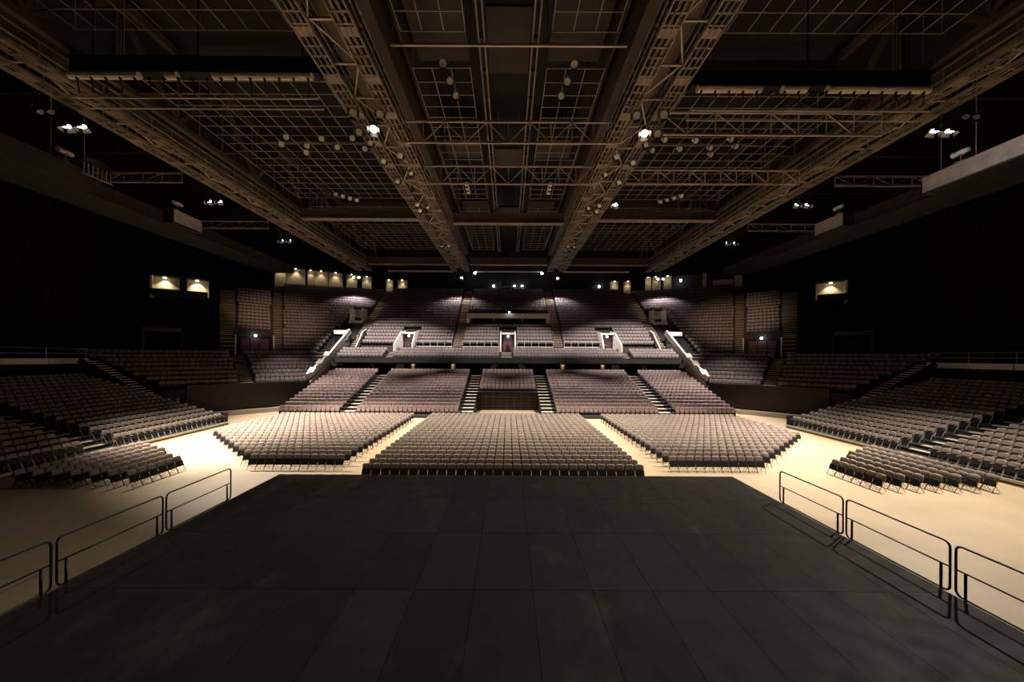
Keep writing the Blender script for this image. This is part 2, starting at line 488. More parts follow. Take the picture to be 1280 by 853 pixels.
child(b,'front_board',M['concrete'],t)
BAYS = [(-24.8,-17.85,'outer left'),(-16.5,-5.05,'inner left'),(-3.68,3.68,'centre'),(5.05,16.5,'inner right'),(17.85,24.8,'outer right')]
for r in range(14):
    for a0, a1, nm in BAYS:
        if nm == 'centre' and r < 7: continue
        seat_row(sd,'bank_seat',r,a0,a1,lambda r,i: 'mauve tip-up seat, %s bay of the rear stand, %s row, %s from the left'%(nm,nth(r+1),nth(i+1)),'seats of the rear stand')

# --- balcony, straight middle part
bal = thing('balcony','steep rear balcony of plum seats above the hall floor','balcony',(0,51.5,5.6),kind='structure')
BX = 23.9
lo = Stand((0,51.7), 0, 3, 0.85, 0.42, 6.1, thick=0.6)
up = Stand((0,55.9), 0, 20, 0.80, 0.56, 8.2, thick=1.3)
UA = [(-23.9,-22.4),(-8.4,-6.95),(6.95,8.4),(22.4,23.9)]           # stair flights
VOM = [(-1.2,1.2),(-16.6,-14.2),(14.2,16.6)]                        # doorways cut into the lowest rows
b = MB()
for r in range(3): lo.tier(b, r, -BX-0.3, BX+0.3)
b.box(-BX-0.6,BX+0.6,54.25,55.9,6.6,7.3)                            # gangway
for r in range(20):
    sp = [(-BX,BX)]
    if r < 4:
        for v in VOM: sp = minus(sp, v)
    if 7 <= r < 10: sp = minus(sp,(-6.95,6.95))
    for a0, a1 in sp: up.tier(b, r, a0, a1)
child(b,'tier_deck',M['concrete'],bal)
child(MB().box(-BX-0.6,BX+0.6,51.5,51.7,5.7,6.35),'fascia',M['concrete'],bal)
child(MB().tube([(-BX,51.6,6.75),(BX,51.6,6.75)],0.025,6),'front_rail',M['leg'],bal)
def flight(s, a0, a1, rows, parent, m, steps=2, name='stair_flight', r0=0):
    b = MB()
    for r in range(r0, rows):
        for k in range(steps):
            d0 = (r+k/steps)*s.pitch; d1 = d0+s.pitch/steps*0.78
            z1 = s.z(r)+s.rise*k/steps+0.02
            b.prism([s.at(a0+0.05,d0-0.02),s.at(a1-0.05,d0-0.02),s.at(a1-0.05,d1),s.at(a0+0.05,d1)], z1-0.06, z1)
    return child(b,name,m,parent)
for a0, a1 in UA: flight(up,a0,a1,20,bal,M['tread_up'])
LS = [(-1.0,0.6),(-17.4,-16.4),(16.4,17.4)]
for a0, a1 in LS: flight(lo,a0,a1,3,bal,M['tread'],name='short_stair')
for r in range(3):
    segs = [(-24.4,-17.45,'far left'),(-16.35,-1.05,'left'),(0.65,16.35,'right'),(17.45,24.4,'far right')]
    for a0, a1, nm in segs:
        seat_row(lo,'bowl_seat',r,a0,a1,lambda r,i:'plum tip-up seat at the %s of the balcony front, %s row, %s from the left'%(nm,row_word(r),nth(i+1)),'seats of the balcony front')
for r in range(20):
    segs = [(-22.35,-8.45,'left'),(-6.9,6.9,'centre'),(8.45,22.35,'right')]
    for a0, a1, nm in segs:
        sp = [(a0,a1)]
        if r < 5:
            for v in VOM: sp = minus(sp,(v[0]-0.15,v[1]+0.15))
        if nm == 'centre' and 6 <= r < 11: continue
        for c0, c1 in sp:
            seat_row(up,'bowl_seat',r,c0,c1,lambda r,i:'plum tip-up seat, %s of the upper balcony, %s row, %s along from %s'%(nm,nth(r+1),nth(i+1),('the doorway' if c0 > a0+0.01 else 'its left')),'seats of the upper balcony')

# guard rails along the gangway, in front of the upper rows
def gang_rail(x0, x1, label, y=55.78, z=7.3):
    t = thing('gangway_guardrail',label,'railing',((x0+x1)/2,y,z),0,'gangway guardrails of the balcony')
    h = (x1-x0)/2
    MB().tube([(-h,0,1.55),(h,0,1.55)],0.03,6).build('handrail',M['white'],t)
    MB().box(-h,h,-0.03,0.03,0.70,0.82).build('kick_rail',M['white'],t)
    n = max(2,int(round((x1-x0)/1.1)))
    for i in range(n+1):
        x = -h+2*h*i/n
        MB().tube([(x,0,0.0),(x,0,1.55)],0.025,5).build('post',M['white'],t)
gang_rail(-13.9,-8.5,'pale guardrail between the left doorway and the inner left balcony stair')
gang_rail(-6.85,-1.4,'pale guardrail between the inner left balcony stair and the middle doorway')
gang_rail(1.4,6.85,'pale guardrail between the middle doorway and the inner right balcony stair')
gang_rail(8.5,13.9,'pale guardrail between the inner right balcony stair and the right doorway')

# doorways of the balcony (their pale cheeks, head and doors)
def bulb(parent, x, y, z, m, r=0.11):
    child(MB().lathe([(0.02,-r),(r*0.7,-r*0.7),(r,0),(r*0.7,r*0.7),(0.02,r)],(x,y,z),n=10),'bulkhead_lamp',m,parent)
def vomitory(x0, x1, label, splay, deep=3.6):
    t = thing('balcony_doorway',label,'doorway',((x0+x1)/2,55.0,7.3),0,'doorways of the balcony')
    for s, x in ((-1,x0),(1,x1)):
        a, c = sorted((x,x+s*0.18))
        out = splay if s == (-1 if x0 < -5 else 1) or abs(x0+x1) < 1 else 0.3
        y0 = 55.3-out
        bb = MB()
        vs = []
        for xx in (a,c):
            vs += [(xx,y0,7.3),(xx,55.9+deep,7.3),(xx,55.9+deep,10.75),(xx,56.6,10.3),(xx,y0,8.3)]
        bb.add(vs,[(0,1,2,3,4),(9,8,7,6,5),(0,5,6,1),(1,6,7,2),(2,7,8,3),(3,8,9,4),(4,9,5,0)])
        child(bb,'cheek_wall',M['white'],t)
    child(MB().box(x0,x1,56.7,55.9+deep,10.05,10.3),'head_slab',M['white'],t)
    child(MB().box(x0,x1,57.75,57.85,7.3,10.05),'back_panel',M['brown_wall'],t)
    w = (x1-x0)/2-0.25
    for s in (-1,1):
        xa, xb = sorted(((x0+x1)/2+s*0.01,(x0+x1)/2+s*w))
        dl = child(MB().box(xa,xb,57.66,57.74,7.32,9.45),'door_leaf',M['door'],t)
        MB().box((x0+x1)/2+s*0.14-0.02,(x0+x1)/2+s*0.14+0.02,57.6,57.66,8.2,8.6).build('door_handle',M['nosing'],dl)
    bulb(t,(x0+x1)/2,57.3,9.75,M['led'],0.14)
vomitory(-1.02,1.02,'middle balcony doorway with dark red double doors below the control booth',0.4)
vomitory(-16.4,-14.4,'left balcony doorway with dark red doors and one long pale cheek wall',2.0)
vomitory(14.4,16.4,'right balcony doorway with dark red doors and one long pale cheek wall',2.0)

# control booth slot in the middle of the balcony
t = thing('control_booth','long low control booth with a white fascia in the middle balcony','booth',(0,61.5,12.2))
child(MB().box(-6.9,6.9,61.2,61.35,12.95,13.75),'fascia',M['white'],t)
child(MB().box(-6.9,6.9,61.35,64.4,13.5,13.75),'roof_slab',M['white'],t)
child(MB().box(-6.3,6.3,63.6,63.8,11.8,13.5),'back_wall',M['wall'],t)
for s in (-1,1): child(MB().box(min(s*6.3,s*6.9),max(s*6.3,s*6.9),61.35,63.9,11.6,13.5),'side_wall',M['white'],t)
child(MB().box(-6.3,-0.7,61.45,62.2,12.05,12.2),'desk',M['grey'],t)
child(MB().box(0.7,6.3,61.45,62.2,12.05,12.2),'desk',M['grey'],t)
child(MB().box(-6.9,6.9,61.3,61.45,11.5,12.1),'front_wall',M['concrete'],t)
for x in (-2.35,2.35): child(MB().box(x-0.06,x+0.06,61.36,61.48,12.1,13.5),'post',M['white'],t)
bulb(t,0.2,61.0,13.95,M['led'],0.13)

# --- corner stands, left and right
def ray(sgn, k): return ((0.08,0.0),(0.08+sgn*k*100,100.0))
for sgn, nm in ((-1,'left'),(1,'right')):
    ct = thing('corner_stand','angled corner stand joining the balcony and the %s side of the hall'%nm,'seating stand',(sgn*30,44,3.0),kind='structure')
    # lower rows at 45 degrees
    lowc = Stand((sgn*28.0,43.5), 45 if sgn < 0 else -45, 8, 0.85, 0.46, 3.0, thick=0.8)
    E_in = ((sgn*25.3,0),(sgn*25.3,100)); E_out = ((sgn*10,36.75),(sgn*100,36.75))
    b = MB()
    def ends(s, d, a, c):
        v = (s.along(*a,d), s.along(*c,d)); return min(v), max(v)
    for r in range(8):
        a0,a1 = ends(lowc,r*0.85,E_in,E_out); b0,b1 = ends(lowc,(r+1)*0.85,E_in,E_out)
        lowc.tier(b,r,a0,a1,0,b0,b1)
    a0,a1 = ends(lowc,6.8,E_in,E_out); b0,b1 = ends(lowc,9.2,E_in,E_out)
    b.prism([lowc.at(a0,6.8),lowc.at(a1,6.8),lowc.at(b1,9.2),lowc.at(b0,9.2)],6.0,6.62)   # gangway
    child(b,'tier_deck',M['concrete'],ct)
    mid = lowc.along(*ray(sgn,0.705),0)
    flight(lowc,mid-0.65,mid+0.65,8,ct,M['tread_up'])
    for r in range(8):
        a0,a1 = ends(lowc,(r+0.5)*0.85,E_in,E_out)
        inner, outer = ((mid+0.7,a1-0.1),(a0+0.3,mid-0.7)) if sgn < 0 else ((a0+0.1,mid-0.7),(mid+0.7,a1-0.3))
        for (c0,c1), w in ((inner,'inner'),(outer,'outer')):
            seat_row(lowc,'bowl_seat',r,c0,c1,lambda r,i:'plum tip-up seat, %s side of the %s corner stand, %s row, %s along'%(w,nm,nth(r+1),nth(i+1)),'seats of the %s corner stand'%nm)
    # front wall below it, pale kerb at its foot
    a0,a1 = ends(lowc,0,E_in,E_out); k_ = lowc.along(*ray(sgn,0.872),0)
    if sgn < 0: a0 = k_
    else: a1 = k_
    struct('wall_corner_%s'%nm, MB().prism([lowc.at(a0,-0.02),lowc.at(a1,-0.02),lowc.at(a1,-0.22),lowc.at(a0,-0.22)],0,3.45), M['brown_wall'])
    struct('trim_%d'%(1 if sgn < 0 else 2), MB().prism([lowc.at(a0,-0.23),lowc.at(a1,-0.23),lowc.at(a1,-0.65),lowc.at(a0,-0.65)],0,0.5), M['white'])
    # its inner end wall and the raking parapet above
    x = sgn*25.2
    e = MB(); xs = sorted((x,x-sgn*0.18))
    vs = []
    for xx in xs: vs += [(xx,46.75,2.2),(xx,52.0,2.2),(xx,52.0,6.3),(xx,46.75,3.3)]
    e.add(vs,[(0,1,2,3),(7,6,5,4),(0,4,5,1),(1,5,6,2),(2,6,7,3),(3,7,4,0)])
    child(e,'end_wall',M['cream'],ct)
    pp = MB()
    for q0,q1 in (((sgn*25.35,46.75,3.95),(sgn*24.85,52.0,6.9)),((sgn*24.85,52.0,6.9),(sgn*24.25,56.6,10.4))):
        pp.bar(q0,q1,0.30,0.75)
    child(pp,'raking_parapet',M['white'],ct)
    for q in ((sgn*25.2,47.5,4.3),(sgn*25.05,49.3,5.4),(sgn*24.95,51,6.4)):
        child(MB().bar((q[0],q[1]-0.5,q[2]+0.15),(q[0],q[1]+0.3,q[2]+0.75),0.8,0.10),'coping',M['white'],ct)
    # upper rows turned by 20 degrees
    upc = Stand((sgn*(23.9-0.82),55.9-2.255), 20 if sgn < 0 else -20, 23, 0.80, 0.56, 6.4, thick=1.3)
    E_in = ((sgn*23.95,0),(sgn*23.95,100)); E1 = ray(sgn,0.638); E2 = ray(sgn,0.615)
    b = MB()
    for r in range(23):
        a0,a1 = ends(upc,r*0.8,E_in,E1); b0,b1 = ends(upc,(r+1)*0.8,E_in,E1)
        upc.tier(b,r,a0,a1,0,b0,b1)
    child(b,'tier_deck',M['concrete'],ct)
    b = MB()
    for r in range(23):
        for k in range(2):
            d = (r+k/2)*0.8
            a0,a1 = ends(upc,d,E1,E2)
            z1 = upc.z(r)+0.28*k+0.02
            b.prism([upc.at(a0,d-0.02),upc.at(a1,d-0.02),upc.at(a1,d+0.30),upc.at(a0,d+0.30)],z1-0.06,z1)
    child(b,'stair_flight',M['tread_up'],ct)
    for r in range(23):
        a0,a1 = ends(upc,(r+0.5)*0.8,E_in,E2)
        if sgn < 0: a0 += 0.1; a1 -= 0.25
        else: a0 += 0.25; a1 -= 0.1
        # the small stair box and the wide doorway cut into the inner end
        if r < 8:
            if sgn < 0: a1 -= 3.2
            else: a0 += 3.2
        elif 8 <= r < 15:
            if sgn < 0: a1 -= 2.9
            else: a0 += 2.9
        seat_row(upc,'bowl_seat',r,a0,a1,lambda r,i:'plum tip-up seat high in the %s corner, %s row, %s from the left'%(nm,nth(r+1),nth(i+1)),'seats of the upper %s corner'%nm)
    # outer rows, turned further, behind the corner doorway
    q = upc.at(upc.along(*E1,2.4),2.4)
    upo = Stand((q.x,q.y), 48 if sgn < 0 else -48, 13, 0.80, 0.56, 9.6, thick=1.2)
    E3 = ray(sgn,0.742); E4 = ray(sgn,0.782)
    b = MB(); b2 = MB()
    for r in range(13):
        a0,a1 = ends(upo,r*0.8,E1,E4); b0,b1 = ends(upo,(r+1)*0.8,E1,E4)
        upo.tier(b,r,a0,a1,0,b0,b1)
        for k in range(2):
            d = (r+k/2)*0.8
            a0,a1 = ends(upo,d,E3,E4)
            z1 = upo.z(r)+0.28*k+0.02
            b2.prism([upo.at(a0,d-0.02),upo.at(a1,d-0.02),upo.at(a1,d+0.30),upo.at(a0,d+0.30)],z1-0.06,z1)
        a0,a1 = ends(upo,(r+0.5)*0.8,E1,E3)
        seat_row(upo,'bowl_seat',r,a0+0.2,a1-0.2,lambda r,i:'plum tip-up seat above the %s corner doorway, %s row, %s from the left'%(nm,nth(r+1),nth(i+1)),'seats above the %s corner doorway'%nm)
    for k in range(5):                                              # the stair goes on down to the gangway
        d = -0.25-0.4*k; a0,a1 = ends(upo,d,E3,E4); z1 = 9.35-0.5*k
        b2.prism([upo.at(a0,d-0.02),upo.at(a1,d-0.02),upo.at(a1,d+0.3),upo.at(a0,d+0.3)],z1-0.06,z1)
    child(b,'tier_deck',M['concrete'],ct); child(b2,'stair_flight',M['tread_up'],ct)
    # doorway under them
    d = -0.05; a0,a1 = ends(upo,d,E1,E3)
    v = thing('corner_doorway','dark red doors under a bare bulb in the %s corner stand'%nm,'doorway',(sgn*34,50,6.62))
    child(MB().prism([upo.at(a0,0),upo.at(a1,0),upo.at(a1,-0.15),upo.at(a0,-0.15)],9.2,10.3),'head_panel',M['brown_wall'],v)
    child(MB().prism([upo.at(a0,0),upo.at(a1,0),upo.at(a1,-0.1),upo.at(a0,-0.1)],6.62,9.2),'back_panel',M['wall'],v)
    m_ = (a0+a1)/2
    for k in (-1,0,1):
        child(MB().prism([upo.at(m_+k*1.1-0.5,-0.12),upo.at(m_+k*1.1+0.5,-0.12),upo.at(m_+k*1.1+0.5,-0.2),upo.at(m_+k*1.1-0.5,-0.2)],6.65,8.9),'door_leaf',M['door'],v)
    q = upo.at(m_,-0.5); bulb(v,q.x,q.y,9.3,M['led'],0.15)
    for a in (a0,a1):
        q = upo.at(a,-0.3); child(MB().tube([(q.x,q.y,6.62),(q.x,q.y,9.4)],0.09,6),'jamb',M['white'],v)
    # pale guardrail along the front of the gangway beside the stair
    rl = thing('corner_guardrail','thin metal guardrail on the gangway of the %s corner stand'%nm,'railing',(sgn*32,50,6.62))
    for (c0,c1) in ((mid+0.8,mid+3.4) if sgn < 0 else (mid-3.4,mid-0.8),):
        p0, p1 = lowc.at(c0,7.0), lowc.at(c1,7.0)
        for z in (7.6,7.1): child(MB().tube([(p0.x,p0.y,z),(p1.x,p1.y,z)],0.03,6),'rail',M['strut'],rl)
        for f in (0,0.33,0.67,1):
            p = p0.lerp(p1,f); child(MB().tube([(p.x,p.y,6.62),(p.x,p.y,7.6)],0.025,5),'post',M['strut'],rl)
    # wide doorway beside the outer stair and the small stair box above it
    v = thing('stair_doorway','pale walled doorway at the foot of the outer %s balcony stair'%nm,'doorway',(sgn*25,56,7.3))
    xs = sorted((sgn*22.6,sgn*22.45)); vs = []
    for xx in xs: vs += [(xx,54.6,7.3),(xx,58.6,7.3),(xx,58.6,10.9),(xx,57.2,10.4),(xx,54.6,8.0)]
    child(MB().add(vs,[(0,1,2,3,4),(9,8,7,6,5),(0,5,6,1),(1,6,7,2),(2,7,8,3),(3,8,9,4),(4,9,5,0)]),'cheek_wall',M['white'],v)
    xs = sorted((sgn*24.1,sgn*26.6))
    child(MB().box(xs[0],xs[1],56.3,56.5,9.9,10.5),'head_slab',M['white'],v)
    child(MB().box(xs[0],xs[1],56.6,56.7,7.3,9.9),'back_panel',M['glass'],v)
    bulb(v,sgn*24.9,56.2,9.3,M['led'],0.14)
    v = thing('stair_landing_box','small pale landing box beside the outer %s balcony stair'%nm,'landing',(sgn*24.9,62,12.0))
    xs = sorted((sgn*24.1,sgn*26.2))
    z0 = 12.3; y0 = 61.0
    for xx in (xs[0],xs[1]-0.12): child(MB().box(xx,xx+0.12,y0,y0+2.2,z0,z0+2.2),'side_panel',M['white'],v)
    child(MB().box(xs[0],xs[1],y0+2.0,y0+2.2,z0+0.8,z0+2.2),'back_panel',M['grey'],v)
    child(MB().box(xs[0]-0.1,xs[1]+0.1,y0-0.15,y0,z0-0.3,z0+0.15),'front_kerb',M['white'],v)
    for z in (0.7,1.2): child(MB().tube([(xs[0],y0,z0+z),(xs[1],y0,z0+z)],0.03,6),'rail',M['strut'],v)
    # flight of steps from the corner up to the side ledge
    ss = thing('side_stair','dim flight of steps beside the %s corner stand up to the side ledge'%nm,'stairs',(sgn*35,36,3.0))
    b = MB()
    for k in range(16):
        xs = sorted((sgn*(34.6+0.38*k),sgn*(34.6+0.38*k+0.30)))
        b.box(xs[0],xs[1],35.1,36.5,2.6+0.22*k,2.66+0.22*k)
    child(b,'step_treads',M['tread_up'],ss)
    b = MB(); b.bar((sgn*34.5,36.62,2.5),(sgn*40.7,36.62,6.1),0.12,0.5); b.bar((sgn*34.5,35.04,2.5),(sgn*40.7,35.04,6.1),0.12,0.5)
    child(b,'stringer',M['concrete'],ss)
    b = MB()
    b.box(min(sgn*34.75,sgn*34.25),max(sgn*34.75,sgn*34.25),38.2,38.7,0,2.15)
    struct('column_%s'%nm, b, M['cream'])

# dim doorway frames in the dark outer corners
for sgn, nm in ((-1,'left'),(1,'right')):
    t = thing('side_portal','dim doorway frame in the dark outer %s corner'%nm,'doorway',(sgn*39,42.5,6.6))
    p0, p1 = Vector((sgn*38.3,43.3)), Vector((sgn*40.6,41.0))
    child(MB().bar((p0.x,p0.y,9.5),(p1.x,p1.y,9.5),0.3,0.5),'head',M['concrete'],t)
    for q in (p0,p1): child(MB().box(q.x-0.1,q.x+0.1,q.y-0.1,q.y+0.1,6.62,9.25),'jamb',M['concrete'],t)
# ------------------------------------------------------------------ shell of the hall
struct('wall_left', MB().box(-56,-55.6,-12,80,0,30), M['wall'])
struct('wall_right', MB().box(55.6,56,-12,80,0,30), M['wall'])
struct('wall_back', MB().box(-56,56,79.6,80,0,30), M['wall'])
struct('wall_front', MB().box(-56,56,-12,-11.6,0,30), M['wall'])
struct('ceiling', MB().box(-56,56,-12,80,29.6,30), M['roof'])
# wall behind the balcony: dark, with cream panels washed by small downlights
struct('wall_balcony', MB().box(-24.5,24.5,73.4,73.7,5,29.5), M['wall'])
# rear concourse under the balcony
struct('wall_concourse', MB().box(-27,27,58.5,58.7,0,6.5), M['wall'])
struct('floor_concourse', MB().box(-25,25,51.8,58.5,3.75,3.95), M['concrete'])
for i, x in enumerate((-14.2,-8.2,8.2,14.2,-20.5,20.5)):
    b = MB().lathe([(0.38,3.95),(0.38,6.4)],(x,55.5,0),n=14)
    o = struct('column_%d'%(i+1), b, M['cream'])
def mini_down(x, y, z, label, group, m='bulb', r=0.10):
    t = thing('downlight',label,'ceiling light',(x,y,z),0,group)
    MB().lathe([(r*1.3,0.0),(r*1.3,0.22),(r*0.5,0.30)],n=10).build('housing',M['lamp_body'],t)
    MB().lathe([(r,-0.02),(r*1.05,0.0)],n=10).build('lens',M[m],t)
    return t
GL = [(-24.0,'far left'),(-14.2,'left'),(-8.2,'inner left'),(8.2,'inner right'),(14.2,'right'),(24.0,'far right')]

# side ledges with pale edge and guardrail, black drapes above them
for sgn, nm in ((-1,'left'),(1,'right')):
    xs = sorted((sgn*41.5,sgn*46))
    lg = thing('side_ledge','dark side gallery ledge with pale edge above the %s riser'%nm,'ledge',(sgn*42,24,0))
    child(MB().box(xs[0],xs[1],8,36.5,5.7,6.0),'slab',M['concrete'],lg)
    for k in range(9):
        y = 8.05+3.16*k
        e = sorted((sgn*41.5,sgn*41.38))
        child(MB().box(e[0],e[1],y,y+3.1,5.72,6.22),'edge_panel',M['nosing'],lg)
    e = sorted((sgn*41.6,sgn*41.75))
    child(MB().box(e[0],e[1],8,36.5,0,5.7),'support_wall',M['wall'],lg)
    rl = thing('ledge_guardrail','thin guardrail above the pale ledge over the %s riser'%nm,'railing',(sgn*41.6,24,6.0))
    for z in (7.15,6.7): child(MB().tube([(sgn*41.6,8.1,z),(sgn*41.6,36.4,z)],0.03,6),'rail',M['strut'],rl)
    for k in range(10):
        y = 8.1+28.3*k/9
        child(MB().tube([(sgn*41.6,y,6.02),(sgn*41.6,y,7.15)],0.03,6),'post',M['strut'],rl)
    # drape: one long pleated cloth round the side and the corner
    dr = MB(); path = []
    n = 420
    pts = [Vector((sgn*44,4)),Vector((sgn*44,37)),Vector((sgn*50,48)),Vector((sgn*54,66))]
    seg = [(pts[i+1]-pts[i]).length for i in range(3)]; tot = sum(seg)
    for i in range(n+1):
        s = tot*i/n; k = 0
        while k < 2 and s > seg[k]: s -= seg[k]; k += 1
        d = (pts[k+1]-pts[k]).normalized(); q = pts[k]+d*s; nn = Vector((-d.y,d.x))
        w = 0.16*math.sin(i*1.35)+0.10*math.sin(i*0.53+1)
        path.append(q+nn*w)
    vs = [(q.x,q.y,6.02) for q in path]+[(q.x,q.y,21.0) for q in path]
    dr.add(vs,[(i,i+1,n+2+i,n+1+i) for i in range(n)])
    o = dr.build('black_drape', M['drape'], None, True)
    tag(o,'tall black pleated drape hanging along the %s side of the hall'%nm,'curtain')
    # lit concourse bay high in the corner
    bx = thing('corner_lounge','small lit cream bay high in the dark %s corner'%nm,'lounge',(sgn*43,50,16))
    a = 0.62; ux, uy = math.cos(a), math.sin(a)
    def P2(s, d): return (sgn*(43.4-s*ux+d*uy), 49.2+s*uy+d*ux)
    w0, w1 = (-3.0,2.6)
    def lump(s0,s1,d0,d1,z0,z1): return MB().prism([P2(s0,d0),P2(s1,d0),P2(s1,d1),P2(s0,d1)],z0,z1)
    if nm == 'right': w0, w1 = (-1.2,1.7)
    child(lump(w0,w1,1.4,1.6,14.6,16.9),'back_wall',M['cream'],bx)
    child(lump(w0-0.2,w0,0,1.6,14.0,16.9),'side_wall',M['cream'],bx)
    child(lump(w0-0.2,w1,0,1.6,16.9,17.1),'soffit',M['wall'],bx)
    child(lump(w0-0.2,w1,0,1.6,14.3,14.5),'floor_slab',M['wall'],bx)
    if nm == 'left': child(lump(-0.35,0.35,0.2,1.39,14.5,16.9),'divider',M['wall'],bx)
    child(lump(w0-0.2,w1,-0.1,0.02,14.5,15.2),'front_panel',M['wall'],bx)
    for i, s in enumerate((-1.9,1.4) if nm == 'left' else (0.2,)):
        x, y = P2(s,0.9)
        bl = child(MB().lathe([(0.16,-0.05),(0.16,0.05)],(x,y,16.82),n=10),'downlight',M['bulb'],bx)
        LIGHTS_LATER.append(('SPOT',(x,y,16.7),(x+(P2(s,1.3)[0]-x),P2(s,1.3)[1],15.0),(330 if nm == 'left' else 260)*(1.0 if i == 0 else 1.5),110,(1,0.85,0.58),0.05))
# cream wall panels behind the top rows, each with its little downlight
def wash(x, y, w, z0, z1, ang, label, e=100):
    t = thing('lit_wall_panel',label,'wall panel',(x,y,z0),R(ang),'cream panels behind the top rows')
    MB().box(-w/2,w/2,0.0,0.15,0,z1-z0).build('panel',M['cream'],t)
    MB().box(-w/2,w/2,-0.9,0.15,z1-z0,z1-z0+0.15).build('soffit',M['wall'],t)
    MB().lathe([(0.10,z1-z0-0.08),(0.13,z1-z0)],(0,-0.45,0),n=10).build('downlight',M['bulb'],t)
    q = Matrix.Rotation(R(ang),4,'Z') @ Vector((0,-0.5,0)); q2 = Matrix.Rotation(R(ang),4,'Z') @ Vector((0,-0.15,0))
    LIGHTS_LATER.append(('SPOT',(x+q.x,y+q.y,z1-0.15),(x+q2.x,y+q2.y,z0+0.3),e*max(0.7,w/1.9),95,(1,0.86,0.58),0.04))
def on_wall(u):
    """plan point of the angled wall behind the left corner rows, seen in direction u"""
    k = (u-VX)/F_PX; y = 82.6/(1-0.364*k); return k*y+CAM[0], y
LP_ = [(343,357.5),(358.2,381),(384,392),(392.4,409.6),(410.4,428),(432.5,446),(452,464)]
def wall_panel(u0, u1, sgn, k, z1, e, nm):
    (x0,y0),(x1,y1) = on_wall(u0), on_wall(u1)
    w = math.hypot(x1-x0,y1-y0)
    wash(sgn*-(x0+x1)/2,(y0+y1)/2,w,19.2,z1,-sgn*20,'cream wall panel lit from above behind the upper %s corner, %s from the outside'%(nm,nth(k)),e)
for i,(u0,u1) in enumerate(LP_): wall_panel(u0,u1,-1,i+1,(22.6,22.6,22.5,22.5,22.4,22.3,22.1)[i],110,'left')
for i,(u0,u1) in enumerate(((431,441),(447,455),(456.5,464))): wall_panel(u0,u1,1,i+1,22.3,80,'right')
for x, w, lab in ((-23.6,1.4,'narrow cream wall panel at the top of the outer left stair'),(-21.0,1.9,'cream wall panel behind the last row at the left of the balcony'),
                  (23.6,1.4,'narrow cream wall panel at the top of the outer right stair'),(21.0,1.6,'cream wall panel behind the last row at the right of the balcony')):
    wash(x,73.2,w,19.2,21.6,0,lab)
# right corner: lounge front instead of panels
lo_ = thing('viewing_lounge','dark glazed lounge with a white lamp behind the upper right corner rows','lounge',(34,69,19.0))
a = R(-20)
def Q(s, d): return (34.6+s*math.cos(a)-d*math.sin(a), 70.3+s*math.sin(a)+d*math.cos(a))
def lump(s0,s1,d0,d1,z0,z1): return MB().prism([Q(s0,d0),Q(s1,d0),Q(s1,d1),Q(s0,d1)],z0,z1)
child(lump(-5.2,8.2,1.0,1.2,19.0,22.6),'back_wall',M['brown_wall'],lo_)
child(lump(-5.4,-5.2,-0.2,1.2,18.4,22.6),'side_wall',M['white'],lo_)
child(lump(7.6,8.6,-0.2,1.2,19.6,22.6),'side_wall',M['cream'],lo_)
child(lump(-5.4,8.4,-0.3,-0.15,18.9,19.6),'front_panel',M['grey'],lo_)
child(lump(2.2,2.8,0.0,0.3,19.6,22.6),'pillar',M['cream'],lo_)
child(lump(4.0,7.4,0.8,0.95,20.2,21.2),'shelf',M['cream'],lo_)
q = Q(-1.6,-0.1); bulb(lo_,q[0],q[1],21.4,M['led'],0.22)
# blue-white work lamps and a rail on the wall behind the balcony
for x, z, lab in ((-2.9,20.6,'blue-white work lamp left of the middle on the wall behind the balcony'),(1.25,20.6,'blue-white work lamp at the middle of the wall behind the balcony'),
                  (2.7,20.6,'blue-white work lamp right of the middle on the wall behind the balcony'),(18.0,20.6,'blue-white work lamp alone on the right wall behind the balcony')):
    t = thing('work_lamp',lab,'lamp',(x,73.1,z),0,'work lamps behind the balcony')
    MB().lathe([(0.05,-0.2),(0.17,-0.12),(0.2,0),(0.17,0.12),(0.05,0.2)],n=10).build('bulb',M['led'],t)
    MB().box(-0.06,0.06,0.1,0.32,-0.06,0.06).build('bracket',M['lamp_body'],t)
t = thing('follow_spot_desk','thin rail frame standing behind the last middle row of the balcony','frame',(0,72.6,19.3))
for x in (-1.6,3.0,0.6): child(MB().tube([(x,72.6,19.0),(x,72.6,21.4)],0.06,6),'upright',M['strut'],t)
child(MB().box(-1.6,3.0,72.5,72.6,20.25,20.4),'crossbar',M['nosing'],t)
